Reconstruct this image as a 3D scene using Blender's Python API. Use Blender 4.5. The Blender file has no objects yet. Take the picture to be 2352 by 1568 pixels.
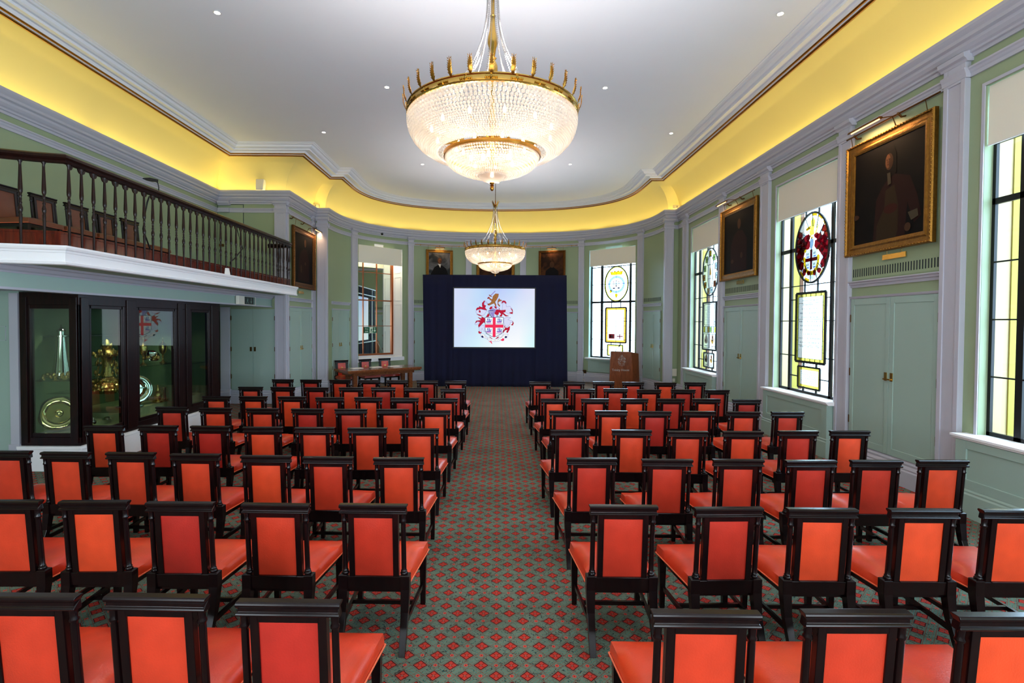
import bpy, bmesh, math, random
from mathutils import Vector, Matrix
random.seed(11)
SC = bpy.context.scene
COL = SC.collection
PI = math.pi

# ---------------------------------------------------------------- materials
def lin(c):
    return tuple((v/12.92 if v <= .04045 else ((v+.055)/1.055)**2.4) for v in [x/255. for x in c]) + (1.,)
def mat(name, rgb, rough=.5, metal=0., spec=.5, coat=0., var=0., vscale=6., bump=0., bscale=40., sheen=0.):
    m = bpy.data.materials.new(name); m.use_nodes = True
    nt = m.node_tree; b = nt.nodes['Principled BSDF']
    col = lin(rgb)
    b.inputs['Base Color'].default_value = col
    b.inputs['Roughness'].default_value = rough
    b.inputs['Metallic'].default_value = metal
    b.inputs['Specular IOR Level'].default_value = spec
    b.inputs['Coat Weight'].default_value = coat
    b.inputs['Coat Roughness'].default_value = .12
    b.inputs['Sheen Weight'].default_value = sheen
    tc = nt.nodes.new('ShaderNodeTexCoord')
    if var:
        nz = nt.nodes.new('ShaderNodeTexNoise'); nz.inputs['Scale'].default_value = vscale
        nz.inputs['Detail'].default_value = 4
        nt.links.new(tc.outputs['Object'], nz.inputs['Vector'])
        mx = nt.nodes.new('ShaderNodeMix'); mx.data_type = 'RGBA'
        mx.inputs['A'].default_value = tuple(v*(1-var) for v in col[:3])+(1,)
        mx.inputs['B'].default_value = tuple(min(1, v*(1+var)) for v in col[:3])+(1,)
        nt.links.new(nz.outputs['Fac'], mx.inputs['Factor'])
        nt.links.new(mx.outputs['Result'], b.inputs['Base Color'])
    if bump:
        nb = nt.nodes.new('ShaderNodeTexNoise'); nb.inputs['Scale'].default_value = bscale
        nb.inputs['Detail'].default_value = 3
        nt.links.new(tc.outputs['Object'], nb.inputs['Vector'])
        bp = nt.nodes.new('ShaderNodeBump'); bp.inputs['Strength'].default_value = bump
        bp.inputs['Distance'].default_value = .01
        nt.links.new(nb.outputs['Fac'], bp.inputs['Height'])
        nt.links.new(bp.outputs['Normal'], b.inputs['Normal'])
    return m
def wood(name, rgb, rgb2, rough=.3, scale=3., coat=.3, axis=(1, 1, .12)):
    m = mat(name, rgb, rough, coat=coat, spec=.2)
    nt = m.node_tree; b = nt.nodes['Principled BSDF']
    tc = nt.nodes['Texture Coordinate']
    mp = nt.nodes.new('ShaderNodeMapping'); mp.inputs['Scale'].default_value = axis
    nz = nt.nodes.new('ShaderNodeTexNoise'); nz.inputs['Scale'].default_value = scale*8; nz.inputs['Detail'].default_value = 6
    nz.inputs['Distortion'].default_value = 1.2
    cr = nt.nodes.new('ShaderNodeValToRGB')
    cr.color_ramp.elements[0].color = lin(rgb); cr.color_ramp.elements[0].position = .35
    cr.color_ramp.elements[1].color = lin(rgb2); cr.color_ramp.elements[1].position = .7
    nt.links.new(tc.outputs['Object'], mp.inputs['Vector']); nt.links.new(mp.outputs['Vector'], nz.inputs['Vector'])
    nt.links.new(nz.outputs['Fac'], cr.inputs['Fac']); nt.links.new(cr.outputs['Color'], b.inputs['Base Color'])
    return m
def emis(name, rgb, strength, rawc=False):
    m = bpy.data.materials.new(name); m.use_nodes = True
    nt = m.node_tree; nt.nodes.clear()
    e = nt.nodes.new('ShaderNodeEmission'); o = nt.nodes.new('ShaderNodeOutputMaterial')
    e.inputs['Color'].default_value = lin(rgb); e.inputs['Strength'].default_value = strength
    nt.links.new(e.outputs[0], o.inputs[0]); return m
def glassy(name, rgb, refl=.08, diffuse=0., rough=.02):
    """clear or stained glass: light passes straight through, tinted, with a surface reflection"""
    m = bpy.data.materials.new(name); m.use_nodes = True
    nt = m.node_tree; nt.nodes.clear(); N = nt.nodes; L = nt.links
    o = N.new('ShaderNodeOutputMaterial'); t = N.new('ShaderNodeBsdfTransparent'); t.inputs[0].default_value = lin(rgb)
    g = N.new('ShaderNodeBsdfGlossy'); g.inputs['Roughness'].default_value = rough
    f = N.new('ShaderNodeLayerWeight'); f.inputs['Blend'].default_value = .5
    pw = N.new('ShaderNodeMath'); pw.operation = 'POWER'; pw.inputs[1].default_value = 5
    L.new(f.outputs['Facing'], pw.inputs[0])
    mul = N.new('ShaderNodeMath'); mul.operation = 'MULTIPLY_ADD'; mul.inputs[1].default_value = .9; mul.inputs[2].default_value = refl; mul.use_clamp = True
    L.new(pw.outputs[0], mul.inputs[0])
    mx = N.new('ShaderNodeMixShader'); L.new(mul.outputs[0], mx.inputs[0])
    if diffuse:
        d = N.new('ShaderNodeBsdfTranslucent'); d.inputs[0].default_value = lin(rgb)
        m2 = N.new('ShaderNodeMixShader'); m2.inputs[0].default_value = diffuse
        L.new(t.outputs[0], m2.inputs[1]); L.new(d.outputs[0], m2.inputs[2]); L.new(m2.outputs[0], mx.inputs[1])
    else:
        L.new(t.outputs[0], mx.inputs[1])
    L.new(g.outputs[0], mx.inputs[2]); L.new(mx.outputs[0], o.inputs[0]); return m

M = {}
M['green'] = mat('sage_wall_paint', (148, 164, 130), .55, var=.03, vscale=1.5, bump=.05)
M['door'] = mat('sage_door_paint', (156, 180, 170), .42, var=.03, vscale=1.2)
M['trim'] = mat('lilac_white_trim_paint', (184, 184, 196), .45, var=.02)
M['white'] = mat('white_gloss_paint', (248, 247, 250), .4)
M['ceil'] = mat('ceiling_plaster', (240, 243, 252), .8, var=.03, vscale=.7, bump=.04)
M['cove'] = mat('cove_cream_paint', (240, 222, 142), .75, var=.02, vscale=1.)
M['gold'] = mat('gilded_moulding', (168, 116, 48), .3, 1., var=.25, vscale=25)
M['goldframe'] = mat('gilt_frame', (150, 106, 46), .4, 1., var=.45, vscale=22, bump=.6, bscale=60)
M['darkgilt'] = mat('dark_gilt_frame', (112, 72, 32), .4, .9, var=.5, vscale=22, bump=.6, bscale=60)
M['silver'] = mat('polished_silver', (225, 222, 212), .08, 1.)
M['silvergilt'] = mat('silver_gilt', (244, 208, 130), .14, 1., bump=.5, bscale=70)
M['giltplain'] = mat('polished_gilt', (244, 214, 150), .07, 1.)
M['brass'] = mat('polished_brass', (200, 160, 82), .22, 1.)
M['olbrass'] = mat('aged_brass', (120, 84, 46), .35, 1.)
M['dwood'] = wood('dark_chair_mahogany', (13, 5, 7), (23, 9, 9), .24, coat=.22)
M['mahog'] = wood('cabinet_mahogany', (16, 5, 6), (34, 10, 9), .3, coat=.12)
M['rail'] = wood('balustrade_mahogany', (26, 11, 9), (42, 17, 12), .3, coat=.15)
M['bench'] = wood('red_mahogany', (74, 22, 12), (108, 36, 18), .25, coat=.5)
M['oak'] = wood('table_walnut', (104, 52, 22), (140, 78, 36), .25, coat=.5, axis=(.12, 1, 1))
M['lect'] = wood('lectern_walnut', (112, 56, 26), (140, 74, 38), .35, coat=.2)
def leather(name, a, b, rough=.33):
    m = mat(name, a, rough, coat=.15, bump=.12, bscale=120)
    nt = m.node_tree; bs = nt.nodes['Principled BSDF']
    oi = nt.nodes.new('ShaderNodeObjectInfo'); mx = nt.nodes.new('ShaderNodeMix'); mx.data_type = 'RGBA'
    mx.inputs['A'].default_value = lin(a); mx.inputs['B'].default_value = lin(b)
    nt.links.new(oi.outputs['Random'], mx.inputs['Factor'])
    nz = nt.nodes.new('ShaderNodeTexNoise'); nz.inputs['Scale'].default_value = 5
    nt.links.new(nt.nodes['Texture Coordinate'].outputs['Object'], nz.inputs['Vector'])
    mr = nt.nodes.new('ShaderNodeMapRange'); mr.inputs['From Min'].default_value = .3; mr.inputs['From Max'].default_value = .7
    mr.inputs['To Min'].default_value = .82; mr.inputs['To Max'].default_value = 1.1
    nt.links.new(nz.outputs['Fac'], mr.inputs['Value'])
    hs = nt.nodes.new('ShaderNodeHueSaturation')
    nt.links.new(mr.outputs['Result'], hs.inputs['Value']); nt.links.new(mx.outputs['Result'], hs.inputs['Color'])
    nt.links.new(hs.outputs['Color'], bs.inputs['Base Color'])
    return m
M['leather'] = leather('red_leather', (228, 74, 36), (178, 40, 31))
M['leatherseat'] = leather('red_leather_seat', (218, 66, 30), (200, 50, 26), .3)
M['tan'] = leather('brown_leather', (120, 62, 30), (98, 46, 24))
M['piping'] = mat('leather_piping', (232, 108, 70), .4)
M['navy'] = mat('navy_drape', (2, 5, 44), .95, sheen=.05, var=.3, vscale=3)
M['black'] = mat('black_metal', (14, 14, 16), .4, .3)
M['lead'] = mat('leaded_black_metal', (22, 21, 22), .45, .4)
M['plastic'] = mat('white_plastic', (232, 228, 214), .4)
M['beige'] = mat('beige_plastic', (205, 190, 150), .45)
M['paper'] = mat('white_paper', (235, 232, 226), .7)
M['caseback'] = mat('case_lining', (112, 136, 104), .8)
M['casebase'] = mat('case_base_lining', (186, 186, 150), .8)
M['glass'] = glassy('clear_glass', (250, 252, 252), .05)
M['caseglass'] = glassy('cabinet_glass', (225, 235, 228), .10)
M['mirror'] = mat('mirror_glass', (215, 225, 220), .01, 1.)
M['vent'] = mat('vent_dark', (34, 44, 46), .8)
M['copper'] = mat('copper_bar', (150, 84, 50), .3, .8)
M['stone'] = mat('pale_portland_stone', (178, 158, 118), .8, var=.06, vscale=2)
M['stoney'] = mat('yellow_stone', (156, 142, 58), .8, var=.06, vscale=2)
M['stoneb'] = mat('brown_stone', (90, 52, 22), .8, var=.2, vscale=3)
M['signgreen'] = mat('sign_green', (0, 92, 58), .5)
M['signwhite'] = mat('sign_white', (225, 240, 220), .5)
M['darksign'] = mat('unlit_sign_green', (10, 34, 30), .4)

def glow_crystal(tr, dim=1.):
    m = bpy.data.materials.new('cut_crystal'); m.use_nodes = True
    nt = m.node_tree; nt.nodes.clear(); N = nt.nodes; L = nt.links
    o = N.new('ShaderNodeOutputMaterial')
    tl = N.new('ShaderNodeBsdfTranslucent'); tl.inputs[0].default_value = (.98*dim, .94*dim, .88*dim, 1)
    df = N.new('ShaderNodeBsdfDiffuse'); df.inputs[0].default_value = (.95*dim, .93*dim, .9*dim, 1)
    gl = N.new('ShaderNodeBsdfGlossy'); gl.inputs['Roughness'].default_value = .08
    tp = N.new('ShaderNodeBsdfTransparent')
    a = N.new('ShaderNodeMixShader'); a.inputs[0].default_value = .25
    b = N.new('ShaderNodeMixShader'); b.inputs[0].default_value = .3
    c = N.new('ShaderNodeMixShader'); c.inputs[0].default_value = tr
    L.new(tl.outputs[0], a.inputs[1]); L.new(df.outputs[0], a.inputs[2])
    L.new(a.outputs[0], b.inputs[1]); L.new(gl.outputs[0], b.inputs[2])
    L.new(b.outputs[0], c.inputs[1]); L.new(tp.outputs[0], c.inputs[2])
    L.new(c.outputs[0], o.inputs[0]); return m
M['crystal'] = glow_crystal(.5); M['crystalclear'] = glow_crystal(.72, .16)

def carpet():
    m = bpy.data.materials.new('lattice_carpet'); m.use_nodes = True
    nt = m.node_tree; N = nt.nodes; L = nt.links; b = N['Principled BSDF']
    b.inputs['Roughness'].default_value = .95; b.inputs['Specular IOR Level'].default_value = .1
    tc = N.new('ShaderNodeTexCoord'); sp = N.new('ShaderNodeSeparateXYZ'); L.new(tc.outputs['Object'], sp.inputs[0])
    def mth(op, a, c=None, clamp=False):
        n = N.new('ShaderNodeMath'); n.operation = op; n.use_clamp = clamp
        for i, v in enumerate((a, c)):
            if v is None: continue
            if isinstance(v, (int, float)): n.inputs[i].default_value = v
            else: L.new(v, n.inputs[i])
        return n.outputs[0]
    P = .2
    u = mth('DIVIDE', sp.outputs[0], P); v = mth('DIVIDE', sp.outputs[1], P)
    a = mth('ADD', u, v); c = mth('SUBTRACT', u, v)
    def cen(x): # distance to the nearest integer, signed
        r = mth('ROUND', x); return mth('SUBTRACT', x, r)
    ca, cb = cen(a), cen(c)
    aa, ab = mth('ABSOLUTE', ca), mth('ABSOLUTE', cb)
    mxd = mth('MAXIMUM', aa, ab)
    lu = mth('ABSOLUTE', mth('MULTIPLY', mth('ADD', ca, cb), .5)); lv = mth('ABSOLUTE', mth('MULTIPLY', mth('SUBTRACT', ca, cb), .5))
    red = mth('LESS_THAN', mxd, .205)
    border = mth('LESS_THAN', mxd, .25)
    # petals: a dark cross and a small centre inside the red lozenge
    cross = mth('LESS_THAN', mth('MINIMUM', aa, ab), .016)
    petal_edge = mth('GREATER_THAN', mth('ADD', mxd, mth('MULTIPLY', mth('MINIMUM', aa, ab), -.35)), .165)
    centre = mth('LESS_THAN', mxd, .03)
    # small flower in the middle of the lattice cell
    ha, hb = mth('SUBTRACT', .5, aa), mth('SUBTRACT', .5, ab)
    fl = mth('LESS_THAN', mth('ADD', mth('MULTIPLY', mth('ADD', ha, hb), 1.), mth('MULTIPLY', mth('MAXIMUM', ha, hb), .6)), .17)
    flc = mth('LESS_THAN', mth('MAXIMUM', ha, hb), .03)
    # lattice lines
    l1 = mth('LESS_THAN', mth('ABSOLUTE', mth('SUBTRACT', aa, .30)), .012)
    l2 = mth('LESS_THAN', mth('ABSOLUTE', mth('SUBTRACT', ab, .30)), .012)
    line = mth('MAXIMUM', l1, l2)
    l3 = mth('LESS_THAN', mth('ABSOLUTE', mth('SUBTRACT', aa, .42)), .009)
    l4 = mth('LESS_THAN', mth('ABSOLUTE', mth('SUBTRACT', ab, .42)), .009)
    line2 = mth('MAXIMUM', l3, l4)
    # scrolls of dark teal
    wv = N.new('ShaderNodeTexNoise'); wv.inputs['Scale'].default_value = 24; wv.inputs['Detail'].default_value = 0; wv.inputs['Distortion'].default_value = 1.2
    L.new(tc.outputs['Object'], wv.inputs['Vector'])
    scroll = mth('LESS_THAN', mth('ABSOLUTE', mth('SUBTRACT', wv.outputs['Fac'], .5)), .026)
    def mixc(f, A, B):
        n = N.new('ShaderNodeMix'); n.data_type = 'RGBA'; L.new(f, n.inputs['Factor'])
        for k, v in (('A', A), ('B', B)):
            if isinstance(v, tuple): n.inputs[k].default_value = lin(v)
            else: L.new(v, n.inputs[k])
        return n.outputs['Result']
    x = mixc(scroll, (92, 118, 104), (40, 64, 62))
    x = mixc(line2, x, (128, 92, 70))
    x = mixc(line, x, (120, 66, 50))
    x = mixc(fl, x, (196, 74, 62)); x = mixc(flc, x, (90, 40, 40))
    x = mixc(border, x, (84, 22, 22)); x = mixc(red, x, (176, 56, 44))
    x = mixc(mth('MULTIPLY', cross, red), x, (104, 28, 26))
    x = mixc(mth('MULTIPLY', petal_edge, red), x, (150, 34, 28))
    x = mixc(centre, x, (120, 110, 100))
    nz = N.new('ShaderNodeTexNoise'); nz.inputs['Scale'].default_value = 2.2; nz.inputs['Detail'].default_value = 5
    L.new(tc.outputs['Object'], nz.inputs['Vector'])
    mr = N.new('ShaderNodeMapRange'); mr.inputs['From Min'].default_value = .3; mr.inputs['From Max'].default_value = .7
    mr.inputs['To Min'].default_value = .8; mr.inputs['To Max'].default_value = 1.15
    L.new(nz.outputs['Fac'], mr.inputs['Value'])
    hs = N.new('ShaderNodeHueSaturation'); L.new(mr.outputs['Result'], hs.inputs['Value']); L.new(x, hs.inputs['Color'])
    L.new(hs.outputs['Color'], b.inputs['Base Color'])
    nb = N.new('ShaderNodeTexNoise'); nb.inputs['Scale'].default_value = 300; L.new(tc.outputs['Object'], nb.inputs['Vector'])
    bp = N.new('ShaderNodeBump'); bp.inputs['Strength'].default_value = .4; bp.inputs['Distance'].default_value = .004
    L.new(nb.outputs['Fac'], bp.inputs['Height']); L.new(bp.outputs['Normal'], b.inputs['Normal'])
    return m
M['carpet'] = carpet()

# ---------------------------------------------------------------- object helpers
RM = {}
def tag(o, label=None, cat=None, group=None, kind=None):
    if label: o['label'] = label
    if cat: o['category'] = cat
    if group: o['group'] = group
    if kind: o['kind'] = kind
    return o
def thing(name, label=None, cat=None, loc=(0, 0, 0), rz=0., group=None, kind=None):
    o = bpy.data.objects.new(name, None); o.empty_display_size = .1
    o.location = loc; o.rotation_euler = (0, 0, rz); COL.objects.link(o)
    RM[o.name] = (Matrix.Translation(loc) @ Matrix.Rotation(rz, 4, 'Z')).inverted()
    return tag(o, label, cat, group, kind)
class MB:
    def __init__(s): s.v = []; s.f = []; s.mi = []; s.cur = 0
    def add(s, vs, fs):
        n = len(s.v); s.v += [Vector(p) for p in vs]
        for f in fs: s.f.append([i+n for i in f]); s.mi.append(s.cur)
        return s
    def hexa(s, p):   # 8 points: bottom ring 0-3, top ring 4-7
        return s.add(p, [(0, 3, 2, 1), (4, 5, 6, 7), (0, 1, 5, 4), (1, 2, 6, 5), (2, 3, 7, 6), (3, 0, 4, 7)])
    def box(s, x0, x1, y0, y1, z0, z1, M4=None):
        p = [(x0, y0, z0), (x1, y0, z0), (x1, y1, z0), (x0, y1, z0), (x0, y0, z1), (x1, y0, z1), (x1, y1, z1), (x0, y1, z1)]
        if M4: p = [M4 @ Vector(q) for q in p]
        return s.hexa(p)
    def loft(s, rings, closed=True, cap=True):
        n = len(rings[0]); b = len(s.v)
        for r in rings: s.v += [Vector(p) for p in r]
        for i in range(len(rings)-1):
            for j in range(n if closed else n-1):
                k = (j+1) % n
                s.f.append([b+i*n+j, b+i*n+k, b+(i+1)*n+k, b+(i+1)*n+j]); s.mi.append(s.cur)
        if cap and closed:
            s.f.append([b+j for j in range(n)][::-1]); s.mi.append(s.cur)
            s.f.append([b+(len(rings)-1)*n+j for j in range(n)]); s.mi.append(s.cur)
        return s
    def lathe(s, prof, c=(0, 0, 0), seg=16, axis=None):
        rings = []
        for r, z in prof:
            rings.append([(c[0]+max(r, .0005)*math.cos(2*PI*j/seg), c[1]+max(r, .0005)*math.sin(2*PI*j/seg), c[2]+z) for j in range(seg)])
        if axis: rings = [[axis @ Vector(p) for p in r] for r in rings]
        return s.loft(rings)
    def tube(s, pts, r, seg=8, rr=None):
        pts = [Vector(p) for p in pts]; rings = []
        up = Vector((0, 0, 1))
        for i, p in enumerate(pts):
            d = (pts[min(i+1, len(pts)-1)]-pts[max(i-1, 0)]).normalized()
            a = d.cross(up)
            if a.length < 1e-3: a = d.cross(Vector((0, 1, 0)))
            a.normalize(); b = a.cross(d).normalized(); R = rr[i] if rr else r
            rings.append([p+a*R*math.cos(2*PI*j/seg)+b*R*math.sin(2*PI*j/seg) for j in range(seg)])
        return s.loft(rings)
    def bead(s, c, rx, rz, seg=6, u=None):
        c = Vector(c); b = len(s.v)
        s.v.append(c+Vector((0, 0, rz)))
        for k, (q, zz) in enumerate(((.82, .5), (.82, -.5))):
            for j in range(seg):
                a = 2*PI*(j+.5*k)/seg
                s.v.append(c+Vector((rx*q*1.15*math.cos(a), rx*q*1.15*math.sin(a), rz*zz)))
        s.v.append(c-Vector((0, 0, rz)))
        for j in range(seg):
            k = (j+1) % seg
            for f in ([b, b+1+j, b+1+k], [b+1+j, b+1+seg+j, b+1+k], [b+1+k, b+1+seg+j, b+1+seg+k], [b+1+seg+j, b+1+2*seg, b+1+seg+k]):
                s.f.append(f); s.mi.append(s.cur)
        return s
    def poly(s, pts): return s.add(pts, [list(range(len(pts)))])
    def build(s, name, m, parent=None, smooth=False, label=None, raw=False, bevel=0.):
        me = bpy.data.meshes.new(name)
        X = None
        if parent is not None and not raw:
            X = RM[parent.name]
        vs = [X @ p for p in s.v] if X else s.v
        me.from_pydata([tuple(p) for p in vs], [], s.f)
        for mm in (m if isinstance(m, (list, tuple)) else [m]): me.materials.append(mm)
        if isinstance(m, (list, tuple)):
            me.polygons.foreach_set('material_index', s.mi)
        bm = bmesh.new(); bm.from_mesh(me)
        bmesh.ops.recalc_face_normals(bm, faces=bm.faces); bm.to_mesh(me); bm.free()
        if smooth:
            me.polygons.foreach_set('use_smooth', [True]*len(me.polygons))
            try: me.set_sharp_from_angle(angle=math.radians(smooth if smooth is not True else 40))
            except Exception: pass
        me.update()
        o = bpy.data.objects.new(name, me); COL.objects.link(o)
        if parent is not None:
            o.parent = parent; RM[o.name] = RM[parent.name]
        if label: o['label'] = label
        if bevel:
            bv = o.modifiers.new('bevel', 'BEVEL'); bv.width = bevel; bv.segments = 2; bv.limit_method = 'ANGLE'
        return o
    def solo(s, name, m, label, cat, group=None, smooth=False, bevel=0., kind=None):
        """a thing that is one mesh: origin at its base"""
        lo = [min(p[i] for p in s.v) for i in range(3)]; hi = [max(p[i] for p in s.v) for i in range(3)]
        c = Vector(((lo[0]+hi[0])/2, (lo[1]+hi[1])/2, lo[2]))
        s.v = [p-c for p in s.v]
        o = s.build(name, m, None, smooth, bevel=bevel); o.location = c
        return tag(o, label, cat, group, kind)
def text_mb(txt, size, M4, mat_, name, parent, ext=.001, align='LEFT'):
    cu = bpy.data.curves.new('lettering', 'FONT'); cu.body = txt; cu.size = size; cu.extrude = ext; cu.align_x = align
    cu.resolution_u = 3
    o = bpy.data.objects.new('lettering_source', cu); COL.objects.link(o)
    dg = bpy.context.evaluated_depsgraph_get(); me = bpy.data.meshes.new_from_object(o.evaluated_get(dg))
    bpy.data.objects.remove(o); bpy.data.curves.remove(cu)
    X = (RM[parent.name] @ M4) if parent is not None else M4
    me.transform(X); me.materials.clear(); me.materials.append(mat_)
    n = bpy.data.objects.new(name, me); COL.objects.link(n)
    if parent is not None: n.parent = parent
    return n
def dup(o, parent=None):
    c = o.copy(); COL.objects.link(c)
    if parent is not None: c.parent = parent
    for ch in list(o.children): dup(ch, c)
    return c

# ---------------------------------------------------------------- the plan of the hall
XR, XL, XG = 5.68, -5.8, -7.7          # right wall, left wall beyond the gallery, gallery back wall
YT, YA, YB = 14.0, 16.1, -3.0          # gallery end wall, mouth of the apse, wall behind the viewer
AC, AA, AB_, AN = (-.05, 16.15), 5.38, 4.2, 2.35
APT = []
_n = 720
_raw = []
for i in range(_n+1):
    t = PI - PI*i/_n
    c_, s_ = math.cos(t), math.sin(t)
    _raw.append(Vector((AC[0]+AA*math.copysign(abs(c_)**(2/AN), c_), AC[1]+AB_*abs(s_)**(2/AN))))
_cum = [0.]
for i in range(_n): _cum.append(_cum[-1]+(_raw[i+1]-_raw[i]).length)
def arc_pt(s):
    s = min(max(s, 0), _cum[-1]); lo, hi = 0, _n
    while hi-lo > 1:
        md = (lo+hi)//2
        if _cum[md] <= s: lo = md
        else: hi = md
    k = (s-_cum[lo])/max(1e-9, _cum[hi]-_cum[lo]); return _raw[lo].lerp(_raw[hi], k)
ALEN = _cum[-1]
def arc_s(x, y):
    best = min(range(_n+1), key=lambda i: (_raw[i].x-x)**2+(_raw[i].y-y)**2); return _cum[best]
def apse(s, n, z):
    p = arc_pt(s); e = .06
    d = (arc_pt(min(ALEN, s+e))-arc_pt(max(0, s-e))).normalized()
    return Vector((p.x+n*d.y, p.y-n*d.x, z))
def rwall(s, n, z): return Vector((XR-n, s, z))
def lwall(s, n, z): return Vector((XL+n, s, z))
def gwall(s, n, z): return Vector((XG+n, s, z))
def twall(s, n, z): return Vector((s, YT-n, z))
def awall(s, n, z): return Vector((s, YA-n, z))
def wbox(mb, W, s0, s1, n0, n1, z0, z1):
    k = max(1, int(math.ceil(abs(s1-s0)/.12))) if W is apse else 1
    rings = []
    for i in range(k+1):
        s = s0+(s1-s0)*i/k
        rings.append([W(s, n0, z0), W(s, n1, z0), W(s, n1, z1), W(s, n0, z1)])
    mb.loft(rings)
def wprof(mb, W, s0, s1, prof):
    k = max(1, int(math.ceil(abs(s1-s0)/.12))) if W is apse else 1
    mb.loft([[W(s0+(s1-s0)*i/k, n, z) for n, z in prof] for i in range(k+1)])

PATH = [Vector((XG, YB)), Vector((XG, YT)), Vector((XL, YT)), Vector((XL, YA)), Vector((AC[0]-AA, YA))]
PATH += [arc_pt(ALEN*i/60) for i in range(1, 60)]
PATH += [Vector((AC[0]+AA, YA)), Vector((XR, YA)), Vector((XR, YB))]
def offset_pts(off):
    out = []
    for i, p in enumerate(PATH):
        d1 = (PATH[i]-PATH[i-1]).normalized() if i else None
        d2 = (PATH[i+1]-PATH[i]).normalized() if i < len(PATH)-1 else None
        if d1 is None: d1 = d2
        if d2 is None: d2 = d1
        n1 = Vector((d1.y, -d1.x)); n2 = Vector((d2.y, -d2.x))
        out.append(p+(n1+n2)*off/(1+n1.dot(n2)))
    return out
def sweep(mb, prof, closed=True):
    cols = [offset_pts(n) for n, z in prof]
    mb.loft([[Vector((cols[j][i].x, cols[j][i].y, prof[j][1])) for j in range(len(prof))] for i in range(len(PATH))], closed=closed, cap=closed)

# ---------------------------------------------------------------- the setting
def st(name, mb, m, smooth=False, **k): return tag(mb.build(name, m, None, smooth, **k), kind='structure')
mb = MB(); mb.box(-8.2, 6.6, -3.3, 21.2, -.12, 0); st('floor', mb, M['carpet'])
CEZ = 6.74
mb = MB(); pts = offset_pts(1.19); mb.add([(p.x, p.y, CEZ) for p in pts]+[(p.x, p.y, CEZ+.2) for p in pts],
    [list(range(len(pts))), list(range(len(pts), 2*len(pts)))[::-1]])
st('ceiling', mb, M['ceil'])
# cove
mb = MB()
cv = [(-.02, 5.70), (-.02, 5.80)]
for i in range(1, 13):
    t = PI/2*i/12; cv.append((-.02+.74*(1-math.cos(t))**1.0, 5.80+.75*math.sin(t)))
cv2 = cv+[(.72, 6.75), (-.2, 6.75), (-.2, 5.70)]
sweep(mb, cv2); st('trim_1', mb, M['cove'], smooth=30)
# gilded bead + inner mouldings
mb = MB()
def bead(cx, cz, r, n=8): return [(cx+r*math.cos(2*PI*i/n), cz+r*math.sin(2*PI*i/n)) for i in range(n)]
sweep(mb, bead(.735, 6.548, .030)); sweep(mb, bead(.80, 6.575, .022))
st('trim_2', mb, M['gold'], smooth=50)
mb = MB()
sweep(mb, [(.70, 6.56), (.71, 6.535), (.76, 6.545), (.775, 6.56), (.81, 6.56), (.83, 6.60), (.84, 6.63), (.98, 6.63), (.98, 6.605), (1.005, 6.60), (1.01, 6.635),
           (1.05, 6.64), (1.09, 6.66), (1.11, 6.70), (1.15, 6.705), (1.17, 6.725), (1.2, 6.73), (1.2, 6.78), (.70, 6.78)])
st('trim_3', mb, M['ceil'])
# main cornice with the lip that hides the cove lamps
mb = MB()
sweep(mb, [(-.03, 5.46), (.02, 5.46), (.025, 5.50), (.05, 5.51), (.05, 5.54), (.075, 5.56), (.10, 5.60), (.10, 5.64), (.135, 5.66), (.14, 5.70), (.16, 5.73), (.175, 5.76), (.175, 5.80),
           (.15, 5.80), (.15, 5.765), (-.03, 5.765)])
st('trim_4', mb, M['trim'])
# frieze moulding under the top panels
mb = MB()
def frieze(W, a, b): wprof(mb, W, a, b, [(-.01, 5.23), (.022, 5.23), (.022, 5.27), (.032, 5.285), (.04, 5.31), (.055, 5.325), (.055, 5.345), (-.01, 5.345)])
frieze(rwall, YB, YA); frieze(awall, 5.2, XR); frieze(awall, XL, -5.3); frieze(lwall, YT, YA)
frieze(twall, XG, XL); frieze(gwall, YB, YT); frieze(apse, 0, ALEN)
st('trim_5', mb, M['trim'])

# window openings: right wall, as (near s, far s)
RWIN = [(-.52, 1.35), (4.15, 6.0), (8.58, 10.45), (13.15, 15.02)]
ZS, ZT = .93, 5.04
TH = .42
def solidwall(mb, W, s0, s1, holes, z0, z1, back=-TH):
    c = s0
    for a, b in sorted(holes):
        if a > c: wbox(mb, W, c, a, back, 0, z0, z1)
        wbox(mb, W, a, b, back, 0, z0, ZS); wbox(mb, W, a, b, back, 0, ZT, z1)
        c = b
    if s1 > c: wbox(mb, W, c, s1, back, 0, z0, z1)
# reveals only .12 deep on the room side, the outer stone jambs stand beyond
mb = MB(); solidwall(mb, rwall, YB-.2, YA, RWIN, 0, 5.8, -.16)
wbox(mb, awall, 5.33, XR+.16, -.3, 0, 0, 5.8)
st('wall_right', mb, M['green'])
# apse wall
SWL = (arc_s(-4.98, 18.2), arc_s(-3.65, 19.55)); SWR = (arc_s(3.50, 19.6), arc_s(4.90, 18.19))
mb = MB(); solidwall(mb, apse, 0, ALEN, [SWL, SWR], 0, 5.8, -.16); st('wall_apse', mb, M['green'])
mb = MB(); wbox(mb, lwall, YT, YA, -.2, 0, 0, 5.8); wbox(mb, awall, XL-.2, -5.43, -.25, 0, 0, 5.8); st('wall_left', mb, M['green'])
mb = MB(); wbox(mb, gwall, YB-.2, YT+.2, -.2, 0, 0, 5.8); wbox(mb, twall, XG-.2, XL-.2, -.2, 0, 0, 5.8); st('wall_gallery', mb, M['green'])
mb = MB(); mb.box(XG-.2, XR+.16, YB-.2, YB, 0, 6.8); st('wall_back', mb, M['green'])

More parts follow.
